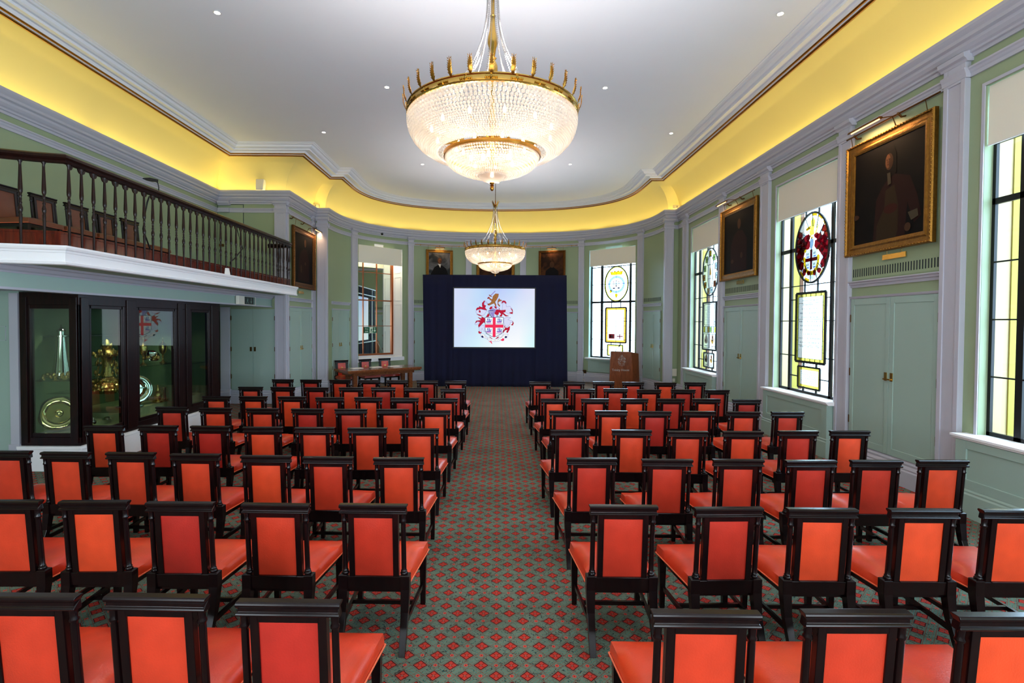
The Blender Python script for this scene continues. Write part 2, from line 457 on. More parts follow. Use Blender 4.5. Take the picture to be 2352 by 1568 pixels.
# pilasters
mb = MB()
def pil(W, a, b, d=.07, z1=5.47, sunk=True):
    w = b-a; e = w*.2
    wbox(mb, W, a, b, -.01, d-.014, 0, z1)
    if sunk:   # raised margins around a sunk face
        wbox(mb, W, a, a+e, d-.02, d, .42, z1); wbox(mb, W, b-e, b, d-.02, d, .42, z1)
        wbox(mb, W, a+e, b-e, d-.02, d, 5.2, z1); wbox(mb, W, a+e, b-e, d-.02, d, .40, .50)
    o = .02
    wprof(mb, W, a-o, b+o, [(-.01, 0), (d+.03, 0), (d+.03, .30), (d+.015, .33), (d+.02, .36), (d, .40), (-.01, .40)])
    wprof(mb, W, a-o, b+o, [(-.01, 5.23), (d+.005, 5.23), (d+.01, 5.28), (d+.03, 5.33), (d+.03, 5.345), (-.01, 5.345)])
    wprof(mb, W, a-.035, b+.035, [(-.01, 5.42), (d+.005, 5.42), (d+.02, 5.45), (d+.05, 5.47), (d+.06, 5.52), (-.01, 5.56)])
for a, b in ((6.2, 6.5), (8.19, 8.48), (10.66, 11.0), (12.77, 13.05), (15.26, 15.6), (3.62, 3.92), (1.62, 1.92), (-1.0, -.72)): pil(rwall, a, b)
for (x0, y0), (x1, y1) in (((-5.15, 17.85), (-5.02, 18.12)), ((-3.47, 19.66), (-3.27, 19.76)), ((-1.29, 20.29), (-1.05, 20.32)), ((.88, 20.32), (1.11, 20.3)),
                           ((3.12, 19.78), (3.32, 19.68)), ((4.96, 18.05), (5.07, 17.79))):
    pil(apse, arc_s(x0, y0), arc_s(x1, y1), .06)
pil(awall, -5.68, -5.36, .09); pil(awall, 5.22, 5.50, .09); pil(awall, -5.80, -5.74, .04, sunk=False)
pil(lwall, YT, YT+.1, .05, sunk=False); pil(lwall, 15.84, 16.08, .05); pil(twall, -6.1, -5.79, .07); pil(twall, -7.6, -7.35, .07, z1=2.65, sunk=False)
st('trim_6', mb, M['trim'], bevel=.004)

# skirting
SKP = [(-.01, 0), (.05, 0), (.05, .22), (.04, .24), (.045, .26), (.028, .30), (.032, .33), (.012, .37), (-.01, .37)]
mb = MB()
for a, b in ((YB, -.72), (1.62, 3.9), (6.2, 8.5), (10.66, 13.07), (15.2, YA)): wprof(mb, rwall, a, b, SKP)
wprof(mb, awall, 5.33, XR, SKP); st('baseboard_right', mb, M['trim'])
mb = MB(); wprof(mb, lwall, YT, YA, SKP); wprof(mb, awall, XL, -5.43, SKP); wprof(mb, twall, -7.55, XL, SKP); wprof(mb, gwall, YB, YT, SKP); st('baseboard_left', mb, M['trim'])
mb = MB(); wprof(mb, apse, 0, ALEN, SKP); st('baseboard_apse', mb, M['trim'])

# cupboard doors in the bays, with the ledge over them
dn = [0]
def hinge(W, s, n, z, p):
    h = MB(); wbox(h, W, s-.012, s+.012, n, n+.012, z-.06, z+.06); h.build('hinge', M['olbrass'], p)
def doorbay(W, a, b, z1=2.66, handles='both', ledge=True, flat=False, leaves=2, hin=True):
    dn[0] += 1
    d = thing('door_%d' % dn[0], kind='structure')
    mid = (a+b)/2; leafs = []
    spans = [(a+.012, mid-.003), (mid+.003, b-.012)] if leaves == 2 else [(a+.012, b-.012)]
    for (p, q) in spans:
        m = MB(); wbox(m, W, p, q, 0, .022, .375, z1-.004)
        if not flat:
            e = .075
            for (x, y, u, v) in ((p+e, q-e, .375, .375+.1), (p+e, q-e, z1-.1, z1-.004), (p, p+e, .375, z1-.004), (q-e, q, .375, z1-.004)):
                wbox(m, W, x, y, .018, .032, u, v)
        leaf = m.build('door_leaf', M['door'], d, bevel=.003); leafs.append(leaf)
    if handles:
        for sgn in ((-1, 1) if leaves == 2 else (1,)):
            h = MB(); s = mid+sgn*.055 if leaves == 2 else b-.1
            wbox(h, W, s-.024, s+.024, .03, .04, 1.44, 1.56)
            if handles != 'pull': wbox(h, W, s-.01-(.08 if sgn > 0 else 0), s+.01, .055, .07, 1.455, 1.475); wbox(h, W, s-.008, s+.008, .04, .06, 1.457, 1.473)
            h.build('door_handle', M['brass'] if handles != 'pull' else M['olbrass'], leafs[0 if sgn < 0 else -1])
    if hin:
        for z in (.75, 1.5, 2.35):
            hinge(W, a+.012, .022, z, leafs[0])
            hinge(W, b-.012, .022, z, leafs[-1])
    if ledge:
        m = MB(); wprof(m, W, a-.02, b+.02, [(-.01, 2.835), (.02, 2.835), (.025, 2.875), (.045, 2.88), (.05, 2.905), (.075, 2.92), (.075, 2.935), (-.01, 2.935)])
        wprof(m, W, a-.01, b+.01, [(-.01, z1), (.035, z1), (.045, z1+.02), (.05, z1+.035), (-.01, z1+.035)])
        m.build('door_cornice', M['trim'], d)
    return d
def vent(W, a, b, label, z0=2.99, z1=3.14, pitch=.046):
    t = thing('vent_grille', label, 'vent', W((a+b)/2, 0, z0), group='slotted wall vents')
    m = MB(); wbox(m, W, a, b, 0, .006, z0-.03, z1+.03); m.build('grille_plate', M['green'], t)
    m = MB(); k = int((b-a)/pitch)
    for i in range(k):
        s = a+(i+.5)*(b-a)/k; wbox(m, W, s-.009, s+.009, .004, .0085, z0+.012, z1-.012)
    m.build('slots', M['vent'], t)
doorbay(rwall, 6.52, 8.17); doorbay(rwall, 11.02, 12.75); doorbay(rwall, 1.95, 3.6)
vent(rwall, 6.52, 8.17, 'slotted vent under the large portrait nearest the viewer on the right wall')
vent(rwall, 11.02, 12.75, 'slotted vent under the smaller portrait on the right wall')
s0, s1 = arc_s(-5.42, 16.6), arc_s(-5.19, 17.75); doorbay(apse, s0, s1)
s0, s1 = arc_s(5.07, 17.77), arc_s(5.30, 16.6); doorbay(apse, s0, s1); vent(apse, s0, s1, 'faint slotted vent over the curved door right of the lectern')
s0, s1 = arc_s(-3.25, 19.77), arc_s(-1.31, 20.28); doorbay(apse, s0, s1); vent(apse, s0, s1, 'slotted vent just left of the navy drape')
s0, s1 = arc_s(1.13, 20.3), arc_s(3.10, 19.79); doorbay(apse, s0, s1); vent(apse, s0, s1, 'slotted vent just right of the navy drape')
s0, s1 = arc_s(-1.03, 20.32), arc_s(.86, 20.32); doorbay(apse, s0, s1, handles=None)
doorbay(lwall, 14.12, 15.82)
doorbay(twall, -7.33, -6.11, z1=2.6, handles='pull', ledge=False, flat=True)
# door up on the gallery
dn[0] += 1; d = thing('door_%d' % dn[0], kind='structure')
m = MB(); wbox(m, twall, -7.66, -6.98, 0, .012, 3.2, 5.44); m.build('door_leaf', M['green'], d)
m = MB()
for (a, b, u, v) in ((-7.675, -7.662, 3.2, 5.455), (-6.978, -6.965, 3.2, 5.455), (-7.675, -6.965, 5.442, 5.455)): wbox(m, twall, a, b, 0, .006, u, v)
m.build('door_gap', M['vent'], d)
m = MB(); wbox(m, twall, -7.62, -7.5, .012, .05, 4.30, 4.37); m.build('door_handle', M['olbrass'], d)
m = MB(); wprof(m, twall, -7.66, -6.98, [(.0, 5.23), (.03, 5.23), (.04, 5.30), (.06, 5.345), (0, 5.345)]); m.build('door_moulding', M['trim'], d)

# ---------------------------------------------------------------- windows
wn = [0]
def ell(cx, cz, rx, rz, n=40, a0=0, a1=2*PI): return [(cx+rx*math.cos(a0+(a1-a0)*i/n), cz+rz*math.sin(a0+(a1-a0)*i/n)) for i in range(n+(0 if abs(a1-a0-2*PI) < 1e-6 else 1))]
class Win:
    """a metal window in a plane: u runs left to right as seen from the room, outward is the depth axis"""
    def __init__(s, O, U, out, parent): s.O = Vector(O); s.U = Vector(U).normalized(); s.N = Vector(out).normalized(); s.p = parent
    def P(s, u, z, d=0.): return s.O+s.U*u+Vector((0, 0, z))-s.N*d      # d towards the room
    def bar(s, mb, u0, u1, z0, z1, d0=-.02, d1=.02):
        mb.hexa([s.P(u0, z0, d0), s.P(u1, z0, d0), s.P(u1, z0, d1), s.P(u0, z0, d1), s.P(u0, z1, d0), s.P(u1, z1, d0), s.P(u1, z1, d1), s.P(u0, z1, d1)])
    def line(s, mb, a, b, w=.01, d0=.0, d1=.012):
        a = Vector(a); b = Vector(b); t = (b-a); 
        if t.length < 1e-5: return
        n = Vector((-t.y, t.x)).normalized()*w/2
        q = [a-n, b-n, b+n, a+n]
        mb.hexa([s.P(x.x, x.y, d0) for x in q]+[s.P(x.x, x.y, d1) for x in q])
    def outline(s, mb, pts, w=.03, d0=-.005, d1=.02, closed=True):
        n = len(pts)
        for i in range(n if closed else n-1): s.line(mb, pts[i], pts[(i+1) % n], w, d0, d1)
    def flat(s, mb, pts, d=.006, ci=0):
        mb.cur = ci; mb.poly([s.P(u, z, d) for u, z in pts])
SG = {k: glassy('stained_'+k, c, .04, diffuse=.12) for k, c in dict(red=(84, 2, 8), gold=(150, 112, 8), amber=(150, 104, 30), pale=(200, 204, 196), white=(150, 158, 168),
      blue=(96, 108, 196), green=(112, 130, 70), grey=(84, 94, 110), brown=(84, 40, 18), lemon=(170, 160, 54), ink=(24, 20, 30), faint=(120, 128, 136)).items()}
SGN = list(SG); SGL = [SG[k] for k in SGN]; SI = {k: i for i, k in enumerate(SGN)}
def rectp(u0, u1, z0, z1): return [(u0, z0), (u1, z0), (u1, z1), (u0, z1)]
def inscription(w, mb, u0, u1, z0, z1, rows, h=.028, gap=.03):
    """faint rows of small broken strokes, too soft to read"""
    rnd = random.Random(int(u0*1000+z0*77)); dz = (z1-z0)/rows
    for r in range(rows):
        z = z1-(r+.5)*dz; L = (u1-u0)*rnd.uniform(.6, 1); u = (u0+u1)/2-L/2; e = u+L
        while u < e-.02:
            q = rnd.uniform(.012, .03); w.flat(mb, rectp(u, min(u+q, e), z-h/2, z+h/2), .010, SI['faint']); u += q+rnd.uniform(.006, gap)
def ringf(w, g, T, e, c):
    for r in (rectp(T[0], T[0]+e, T[2], T[3]), rectp(T[1]-e, T[1], T[2], T[3]), rectp(T[0]+e, T[1]-e, T[2], T[2]+e), rectp(T[0]+e, T[1]-e, T[3]-e, T[3])): w.flat(g, r, .002, SI[c])
def shieldp(cx, cz, w, h, n=8):
    p = [(cx-w/2, cz+h/2), (cx-w/2, cz-h*.1)]
    for i in range(1, n): t = PI*i/n; p.append((cx-w/2*math.cos(t), cz-h*.1-h*.4*math.sin(t)))
    p += [(cx+w/2, cz-h*.1), (cx+w/2, cz+h/2)]; return p
def window(O, U, N, cfg, width=1.9, transom=3.66, bars=(1.64, 2.31, 2.98, 4.36), mu=(.33, .44, 1.59, 1.66), clip=None):
    wn[0] += 1
    p = thing('window_%d' % wn[0], kind='structure', loc=O)
    w = Win(O, U, N, p); m = MB(); B = w.bar; W_ = width
    B(m, 0, W_, .94, 1.0, -.018, .018); B(m, 0, .07, .94, 5.02, -.018, .018); B(m, W_-.07, W_, .94, 5.02, -.018, .018); B(m, 0, W_, 4.97, 5.02, -.018, .018)
    B(m, mu[0]+.02, mu[1]-.01, .94, 5.02, -.018, .018); B(m, mu[2], mu[3], .94, 5.02, -.018, .018)
    for a, b in (((0, .56), (1.53, W_)) if cfg and transom > 3.5 else ((0, W_),)): B(m, a, b, transom, transom+.07, -.018, .018)
    for z in bars:
        thick = .016 if z != 4.36 else .03
        if cfg and z not in (2.98, 4.36, 3.72): segs = ((0, .6), (1.45, W_))
        else: segs = ((0, W_),)
        for a, b in segs: B(m, a, b, z, z+thick, -.015, .015)
    for z in (1.0, 2.3, 3.55, 3.8): B(m, -.03, .02, z-.05, z+.05, .0, .045)    # hinges
    if cfg:
        k = cfg['shift']; oc, orx, orz, oz = 1.04+k, .5, .645, cfg.get('oz', 3.67)
        w.outline(m, ell(oc, oz, orx, orz), .036)
        for u in (oc-.2, oc+.19):
            B(m, u-.012, u+.012, oz+orz-.04, 4.40, -.01, .015); B(m, u-.012, u+.012, 2.84, oz-orz+.06, -.01, .015)
            B(m, u-.015, u+.015, 1.45, 1.56, -.01, .015); B(m, u-.015, u+.015, .98, 1.08, -.01, .015)
        T = (.59+k, 1.47+k, 1.545, 2.84); S = (.68+k, 1.34+k, 1.06, 1.455)
        w.outline(m, rectp(*T), .045); w.outline(m, rectp(*S), .032)
        B(m, .44, T[0], 2.72, 2.736); B(m, T[1], mu[2], 2.72, 2.736); B(m, .44, S[0], 1.25, 1.268); B(m, S[1], mu[2], 1.25, 1.268)
    m.build('window_frame', M['lead'], p)
    g = MB(); g.poly([w.P(0, .95, -.012), w.P(W_, .95, -.012), w.P(W_, 5.0, -.012), w.P(0, 5.0, -.012)]); g.build('pane', M['glass'], p)
    if cfg:
        cfg['fn'](w, p, oc, oz, orx, orz, T, S)
    return p
def leadlines(w, p, L, wd=.007, name='leading'):
    m = MB()
    for a, b in L: w.line(m, a, b, wd, .004, .014)
    m.build(name, M['lead'], p)
def red_arms(w, p, oc, oz, rx, rz, T, S):
    g = MB(); F = lambda pts, c, d=.004: w.flat(g, pts, d, SI[c])
    F(ell(oc, oz, rx, rz), 'pale', .002)
    # yellow rim segments
    for a in (10, 30, 52, 74, 200, 222, 244, 300, 322, 345):
        a0 = math.radians(a); F(ell(oc, oz, rx*.985, rz*.985, 4, a0, a0+.3)+ell(oc, oz, rx*.9, rz*.9, 4, a0+.3, a0), 'gold', .004)
    rnd = random.Random(3)
    def blob(cx, cz, r, c, d, k=9, j=.35, sx=1.):
        F([(cx+sx*r*(1+j*rnd.uniform(-1, 1))*math.cos(2*PI*i/k), cz+r*(1+j*rnd.uniform(-1, 1))*math.sin(2*PI*i/k)) for i in range(k)], c, d)
    # crimson mantling at both sides of the helm, cut by white curls
    for sx in (-1, 1):
        for (x, z, r) in ((.36, .28, .08), (.40, .16, .10), (.30, .10, .12), (.20, .16, .10), (.40, .02, .10), (.36, -.10, .12), (.41, -.22, .09), (.30, -.02, .10),
                          (.33, -.30, .09), (.14, .06, .10), (.22, -.44, .06), (.08, -.46, .05), (.12, .2, .06)):
            blob(oc+sx*x, oz+z, r, 'red', .005)
        for (x, z, r) in ((.34, .2, .035), (.26, .16, .045), (.43, .1, .04), (.38, .06, .03), (.20, .10, .035), (.30, -.08, .04), (.42, -.06, .035), (.31, -.22, .05), (.38, -.3, .045), (.28, -.36, .05),
                          (.18, -.40, .045), (.36, -.16, .03), (.24, .26, .05), (.14, -.5, .045), (.04, -.54, .05), (.27, .03, .03), (.32, -.02, .02), (.42, .24, .03)):
            blob(oc+sx*x, oz+z, r, 'white', .007)
    # demi-lion with a sword
    F([(oc-.06, oz+.22), (oc+.06, oz+.24), (oc+.05, oz+.34), (oc+.09, oz+.47), (oc+.03, oz+.56), (oc-.05, oz+.5), (oc-.04, oz+.38), (oc-.09, oz+.3)], 'lemon', .006)
    F([(oc-.05, oz+.35), (oc-.17, oz+.33), (oc-.2, oz+.37), (oc-.16, oz+.39), (oc-.04, oz+.42)], 'gold', .007)
    F([(oc-.08, oz+.24), (oc-.16, oz+.17), (oc-.12, oz+.16), (oc-.02, oz+.22)], 'gold', .007)
    F([(oc+.08, oz+.26), (oc+.15, oz+.38), (oc+.12, oz+.46), (oc+.18, oz+.38), (oc+.12, oz+.24)], 'lemon', .006)
    F([(oc-.19, oz+.36), (oc-.07, oz+.38), (oc-.07, oz+.365), (oc-.19, oz+.345)], 'ink', .009)
    # helm
    F([(oc-.06, oz+.02), (oc-.07, oz+.12), (oc-.02, oz+.19), (oc+.05, oz+.14), (oc+.04, oz+.04), (oc-.01, oz-.06)], 'grey', .009)
    F([(oc-.05, oz+.17), (oc+.04, oz+.17), (oc, oz+.22)], 'gold', .010)
    # shield: white with a red cross and four ships, gold strap below
    cx, cz = oc-.01, oz-.22
    F(ell(cx, cz-.02, .235, .27, 28, PI, 2*PI)+ell(cx, cz-.02, .17, .19, 28, 2*PI, PI), 'gold', .009)
    F(shieldp(cx, cz, .36, .38), 'white', .010)
    F(rectp(cx-.032, cx+.032, cz-.18, cz+.19), 'red', .012); F(rectp(cx-.18, cx+.18, cz-.03, cz+.035), 'red', .012)
    for sx in (-1, 1):
        for dz in (.10, -.10):
            F([(cx+sx*.1-.045, cz+dz-.03), (cx+sx*.1+.045, cz+dz-.03), (cx+sx*.1+.03, cz+dz-.055), (cx+sx*.1-.03, cz+dz-.055)], 'blue', .013)
            for q in (-.025, .012): F(rectp(cx+sx*.1+q-.008, cx+sx*.1+q+.01, cz+dz-.012, cz+dz+.035), 'ink', .013)
        blob(cx+sx*.21, cz+.02, .05, 'gold', .011, 8, .2); blob(cx+sx*.20, cz+.20, .055, 'gold', .011, 7, .3)
    blob(cx, cz-.24, .045, 'lemon', .012, 8, .1)
    rr = random.Random(5)
    for i in range(20):   # letters on the strap
        a = PI*1.1+PI*.8*i/19; F(rectp(cx+.2*math.cos(a)-.008, cx+.2*math.cos(a)+.006, cz-.02+.23*math.sin(a)-.012, cz-.02+.23*math.sin(a)+.012), 'ink', .013)
    L = []
    for a in (35, 62, 85, 110, 140, 165, 200, 232, 262, 285, 310, 340):
        t = math.radians(a); L.append(((oc+rx*.55*math.cos(t), oz+rz*.6*math.sin(t)), (oc+rx*math.cos(t+.1), oz+rz*math.sin(t+.1))))
    # tablet with gilt border of small lights
    ringf(w, g, T, .07, 'lemon'); F(rectp(T[0]+.07, T[1]-.07, T[2]+.07, T[3]-.07), 'pale', .005)
    for z in (2.65, 2.35, 1.86): L.append(((T[0]+.07, z), (T[1]-.07, z)))
    for q in rectp(T[0]+.07, T[1]-.07, T[2]+.07, T[3]-.07), : L += [(q[i], q[(i+1) % 4]) for i in range(4)]
    z = T[2]+.2
    while z < T[3]: L += [((T[0], z), (T[0]+.07, z)), ((T[1]-.07, z), (T[1], z))]; z += .21
    u = T[0]+.15
    while u < T[1]: L += [((u, T[2]), (u, T[2]+.07)), ((u, T[3]-.07), (u, T[3]))]; u += .15
    inscription(w, g, T[0]+.1, T[1]-.1, T[2]+.25, T[3]-.1, 12)
    ringf(w, g, S, .06, 'lemon'); F(rectp(S[0]+.06, S[1]-.06, S[2]+.06, S[3]-.06), 'pale', .005)
    inscription(w, g, S[0]+.09, S[1]-.09, S[2]+.08, S[3]-.08, 6, .014)
    g.build('stained_glass', SGL, p); leadlines(w, p, L)
def panel_arms(w, p, oc, oz, rx, rz, T, S):
    g = MB(); F = lambda pts, c, d=.004: w.flat(g, pts, d, SI[c]); L = []
    F(ell(oc, oz, rx, rz), 'pale', .002)
    q = [(0, .5, 'gold'), (-.24, .36, 'green'), (.24, .37, 'green'), (-.36, .12, 'green'), (.37, .13, 'white'), (-.40, -.13, 'amber'), (.40, -.12, 'white'), (-.32, -.34, 'amber'), (.30, -.34, 'brown'), (-.11, -.52, 'amber'), (.11, -.5, 'white')]
    for x, z, c in q:
        r = rectp(oc+x-.065, oc+x+.065, oz+z-.08, oz+z+.08); F(r, c, .005); L += [(r[i], r[(i+1) % 4]) for i in range(4)]
        F(rectp(oc+x-.025, oc+x+.025, oz+z-.03, oz+z+.035), 'brown' if c in ('amber', 'brown') else 'faint', .008)
    r = rectp(oc-.15, oc+.15, oz-.18, oz+.2); L += [(r[i], r[(i+1) % 4]) for i in range(4)]
    e = ell(oc, oz+.2, .2, .24, 14, 0, PI); L += [(e[i], e[i+1]) for i in range(14)]+[((oc-.2, oz+.2), (oc+.2, oz+.2))]
    e = ell(oc, oz-.18, .15, .26, 14, PI, 2*PI); L += [(e[i], e[i+1]) for i in range(14)]
    F([(oc-.06, oz-.08), (oc+.06, oz-.08), (oc+.03, oz+.1), (oc-.03, oz+.12)], 'amber', .006)
    F(rectp(*T), 'pale', .002); r = rectp(T[0]+.1, T[1]-.12, T[2]+.68, T[3]-.05); L += [(r[i], r[(i+1) % 4]) for i in range(4)]
    inscription(w, g, T[0]+.15, T[1]-.17, T[2]+.72, T[3]-.1, 15, .016)
    L += [((T[0], T[2]+.64), (T[1], T[2]+.64)), ((T[0], T[2]+.47), (T[1], T[2]+.47)), ((T[0]+.05, T[2]+.64), (T[0]+.05, T[3])), ((T[1]-.06, T[2]+.64), (T[1]-.06, T[3]))]
    for i, c in enumerate(('lemon', 'pale', 'gold', 'green', 'pale', 'lemon')):
        u = T[0]+.03+i*.14; F(rectp(u+.01, u+.12, T[2]+.48, T[2]+.63), c, .005); L.append(((u+.13, T[2]+.47), (u+.13, T[2]+.64)))
    def arms(cx, cz, s, c):
        F([(cx-.03*s, cz), (cx+.03*s, cz), (cx+.05*s, cz+.12*s), (cx, cz+.2*s), (cx-.05*s, cz+.12*s)], 'brown', .006)
        F(shieldp(cx, cz-.02*s, .1*s, .12*s), c, .008); F(ell(cx-.08*s, cz+.02, .025*s, .09*s, 10), c, .006); F(ell(cx+.08*s, cz+.02, .025*s, .09*s, 10), c, .006)
        F(rectp(cx-.09*s, cx+.09*s, cz-.15*s, cz-.13*s), 'grey', .006)
    m_ = (T[0]+T[1])/2
    for a, b, cc in ((T[0]+.05, m_-.03, 'brown'), (m_+.03, T[1]-.05, 'amber')):
        r = rectp(a, b, T[2]+.05, T[2]+.43); L += [(r[i], r[(i+1) % 4]) for i in range(4)]; arms((a+b)/2, T[2]+.24, 1., cc)
    F(rectp(*S), 'pale', .002); m_ = (S[0]+S[1])/2
    for a, b, cc in ((S[0]+.03, m_-.04, 'ink'), (m_+.04, S[1]-.03, 'amber')):
        r = rectp(a, b, S[2]+.03, S[3]-.03); L += [(r[i], r[(i+1) % 4]) for i in range(4)]; arms((a+b)/2, (S[2]+S[3])/2, .9, cc)
    g.build('stained_glass', SGL, p); leadlines(w, p, L, .012)
def castle_arms(w, p, oc, oz, rx, rz, T, S):
    g = MB(); F = lambda pts, c, d=.004: w.flat(g, pts, d, SI[c]); L = []
    def ringe(cz, r1, r2, q1, q2, c, d_):
        for i in range(32):
            t0, t1 = 2*PI*i/32, 2*PI*(i+1)/32
            F([(oc+r1*math.cos(t0), cz+r2*math.sin(t0)), (oc+r1*math.cos(t1), cz+r2*math.sin(t1)), (oc+q1*math.cos(t1), cz+q2*math.sin(t1)), (oc+q1*math.cos(t0), cz+q2*math.sin(t0))], c, d_)
    ringe(oz, rx*.98, rz*.98, rx*.9, rz*.93, 'lemon', .002); ringe(oz-.02, .36, .33, .26, .23, 'blue', .005)
    for x in (-.11, 0, .11):   # three towers of the castle
        h = .14 if x else .18
        F(rectp(oc+x-.03, oc+x+.03, oz-.08, oz-.08+h), 'white', .009); F([(oc+x-.035, oz-.08+h), (oc+x+.035, oz-.08+h), (oc+x, oz-.02+h)], 'red', .010)
        L += [((oc+x-.03, oz-.08), (oc+x-.03, oz-.08+h)), ((oc+x+.03, oz-.08), (oc+x+.03, oz-.08+h))]
    L += [((oc-.16, oz-.14), (oc+.16, oz-.14)), ((oc-.16, oz-.06), (oc+.16, oz-.06))]; F(rectp(oc-.02, oc+.02, oz-.12, oz-.06), 'red', .011)
    for x in (-.1, .1): F(ell(oc+x, oz-.16, .06, .03, 10), 'ink', .010)
    # crown over, buckle and strap end under
    F([(oc-.24, oz+.33), (oc+.24, oz+.33), (oc+.28, oz+.48), (oc+.14, oz+.44), (oc+.1, oz+.5), (oc, oz+.45), (oc-.1, oz+.5), (oc-.14, oz+.44), (oc-.28, oz+.48)], 'gold', .006)
    for x in (-.18, -.06, .06, .18): F(ell(oc+x, oz+.46, .022, .022, 8), 'red', .009)
    F(ell(oc-.24, oz-.27, .06, .06, 10), 'gold', .008); F([(oc-.06, oz-.36), (oc+.06, oz-.36), (oc+.07, oz-.43), (oc, oz-.54), (oc-.07, oz-.43)], 'gold', .008)
    for i in range(26):
        t = 2*PI*i/26; F(rectp(oc+.305*math.cos(t)-.01, oc+.305*math.cos(t)+.008, oz-.02+.275*math.sin(t)-.013, oz-.02+.275*math.sin(t)+.013), 'white', .008)
    for i in range(12):
        t = 2*PI*i/12; L.append(((oc+.37*math.cos(t), oz-.02+.34*math.sin(t)), (oc+rx*math.cos(t), oz+rz*math.sin(t))))
    L.append(((oc, 4.4), (oc, .98)))
    ringf(w, g, T, .09, 'amber'); r = rectp(T[0]+.09, T[1]-.09, T[2]+.1, T[3]-.1); F(r, 'pale', .005); L += [(r[i], r[(i+1) % 4]) for i in range(4)]
    for z in (T[2]+.35, T[2]+.62, T[2]+.9): L.append(((T[0], z), (T[1], z)))
    for a_, b_ in ((T[0], T[0]+.09), (T[1], T[1]-.09)):
        for c_, d_ in ((T[2], T[2]+.1), (T[3], T[3]-.1)): L.append(((a_, c_), (b_, d_)))
    inscription(w, g, T[0]+.14, T[1]-.14, T[2]+.42, T[3]-.13, 11, .016)
    m_ = (T[0]+T[1])/2
    F(rectp(T[0]+.14, m_-.04, T[2]+.14, T[2]+.32), 'red', .008); F(rectp(T[0]+.16, m_-.1, T[2]+.17, T[2]+.29), 'gold', .010); F(rectp(T[0]+.18, m_-.12, T[2]+.19, T[2]+.24), 'red', .011)
    F(rectp(m_+.05, T[1]-.14, T[2]+.21, T[2]+.25), 'red', .008); F(rectp(m_+.15, m_+.19, T[2]+.14, T[2]+.32), 'red', .008)
    ringf(w, g, S, .06, 'lemon'); F(rectp(S[0]+.06, S[1]-.06, S[2]+.06, S[3]-.06), 'pale', .005)
    inscription(w, g, S[0]+.1, S[1]-.1, S[2]+.08, S[3]-.08, 4, .014)
    g.build('stained_glass', SGL, p); leadlines(w, p, L, .008)

cfgs = [None, None, dict(shift=0., fn=red_arms), dict(shift=.07, fn=panel_arms)]
WO = []
for (a, b), cf in zip(RWIN, cfgs):
    wp = window((5.80, b+.03, 0), (0, -1, 0), (1, 0, 0), cf, width=1.95); WO.append(wp)
    # architrave bead, sill shelf and panelled box under the window
    m = MB(); wbox(m, rwall, b+.003, b+.038, 0, .014, ZS+.02, ZT+.038); wbox(m, rwall, a-.038, a-.003, 0, .014, ZS+.02, ZT+.038); wbox(m, rwall, a-.003, b+.003, 0, .014, ZT+.003, ZT+.038)
    m.build('architrave', M['trim'], wp)
    m = MB(); e = .10
    wprof(m, rwall, a-.12, b+.14, [(-.10, .895), (.16, .895), (.18, .905), (.185, .92), (.205, .93), (.205, .955), (-.10, .955)])
    m.build('window_sill', M['white'], wp)
    m = MB(); wbox(m, rwall, a-.079, b+.099, 0, .15, .0, .893)
    for (p, q, u, v) in ((a+.06, b-.04, .33, .44), (a+.06, b-.04, .80, .894), (a-.08, a+.06, .33, .894), (b-.04, b+.10, .33, .894)): wbox(m, rwall, p, q, .145, .168, u, v)
    wprof(m, rwall, a-.10, b+.12, [(0, 0), (.185, 0), (.185, .27), (.175, .29), (.178, .31), (.168, .33), (0, .33)])
    m.build('window_box', M['door'], wp, bevel=.003)
# apse window on the right
def chord(S):
    A, B = apse(S[0], 0, 0), apse(S[1], 0, 0); d = (B-A).normalized(); n = Vector((-d.y, d.x, 0)); return A, B, d, n    # n points out of the room
A, B, d, n = chord(SWR)
wpa = window(A+n*.16-d*.02, d, n, dict(shift=.09, fn=castle_arms, oz=3.72), width=(B-A).length+.04, transom=3.02, bars=(1.64, 2.33, 3.72, 4.36), mu=(.44, .57, 1.68, 1.76))
def local_box(mb, A, d, n, u0, u1, e0, e1, z0, z1):    # e: outwards
    q = [A+d*u0+n*e0, A+d*u1+n*e0, A+d*u1+n*e1, A+d*u0+n*e1]
    mb.hexa([p+Vector((0, 0, z0)) for p in q]+[p+Vector((0, 0, z1)) for p in q])
def reveal(name, S, depth, sill_z=.93, mt='door'):
    A, B, d, n = chord(S); L = (B-A).length; m = MB()
    local_box(m, A, d, n, -.12, 0, .015, depth+.1, sill_z-.1, ZT+.1); local_box(m, A, d, n, L, L+.12, .015, depth+.1, sill_z-.1, ZT+.1)
    local_box(m, A, d, n, -.12, L+.12, .12, depth+.1, ZT, ZT+.1); local_box(m, A, d, n, -.1, L+.1, -.02, depth+.1, sill_z-.12, sill_z)
    return m
m = reveal('x', SWR, .2); m.build('window_reveal', M['door'], wpa)
m = MB(); local_box(m, A, d, n, -.1, (B-A).length+.1, -.12, .2, .895, .945); m.build('window_sill', M['white'], wpa, bevel=.004)
m = MB()
for k in (arc_s(3.50, 19.6)+.05,): wbox(m, apse, SWR[0], SWR[1], 0, .05, .40, .86)
m.build('window_box', M['door'], wpa)

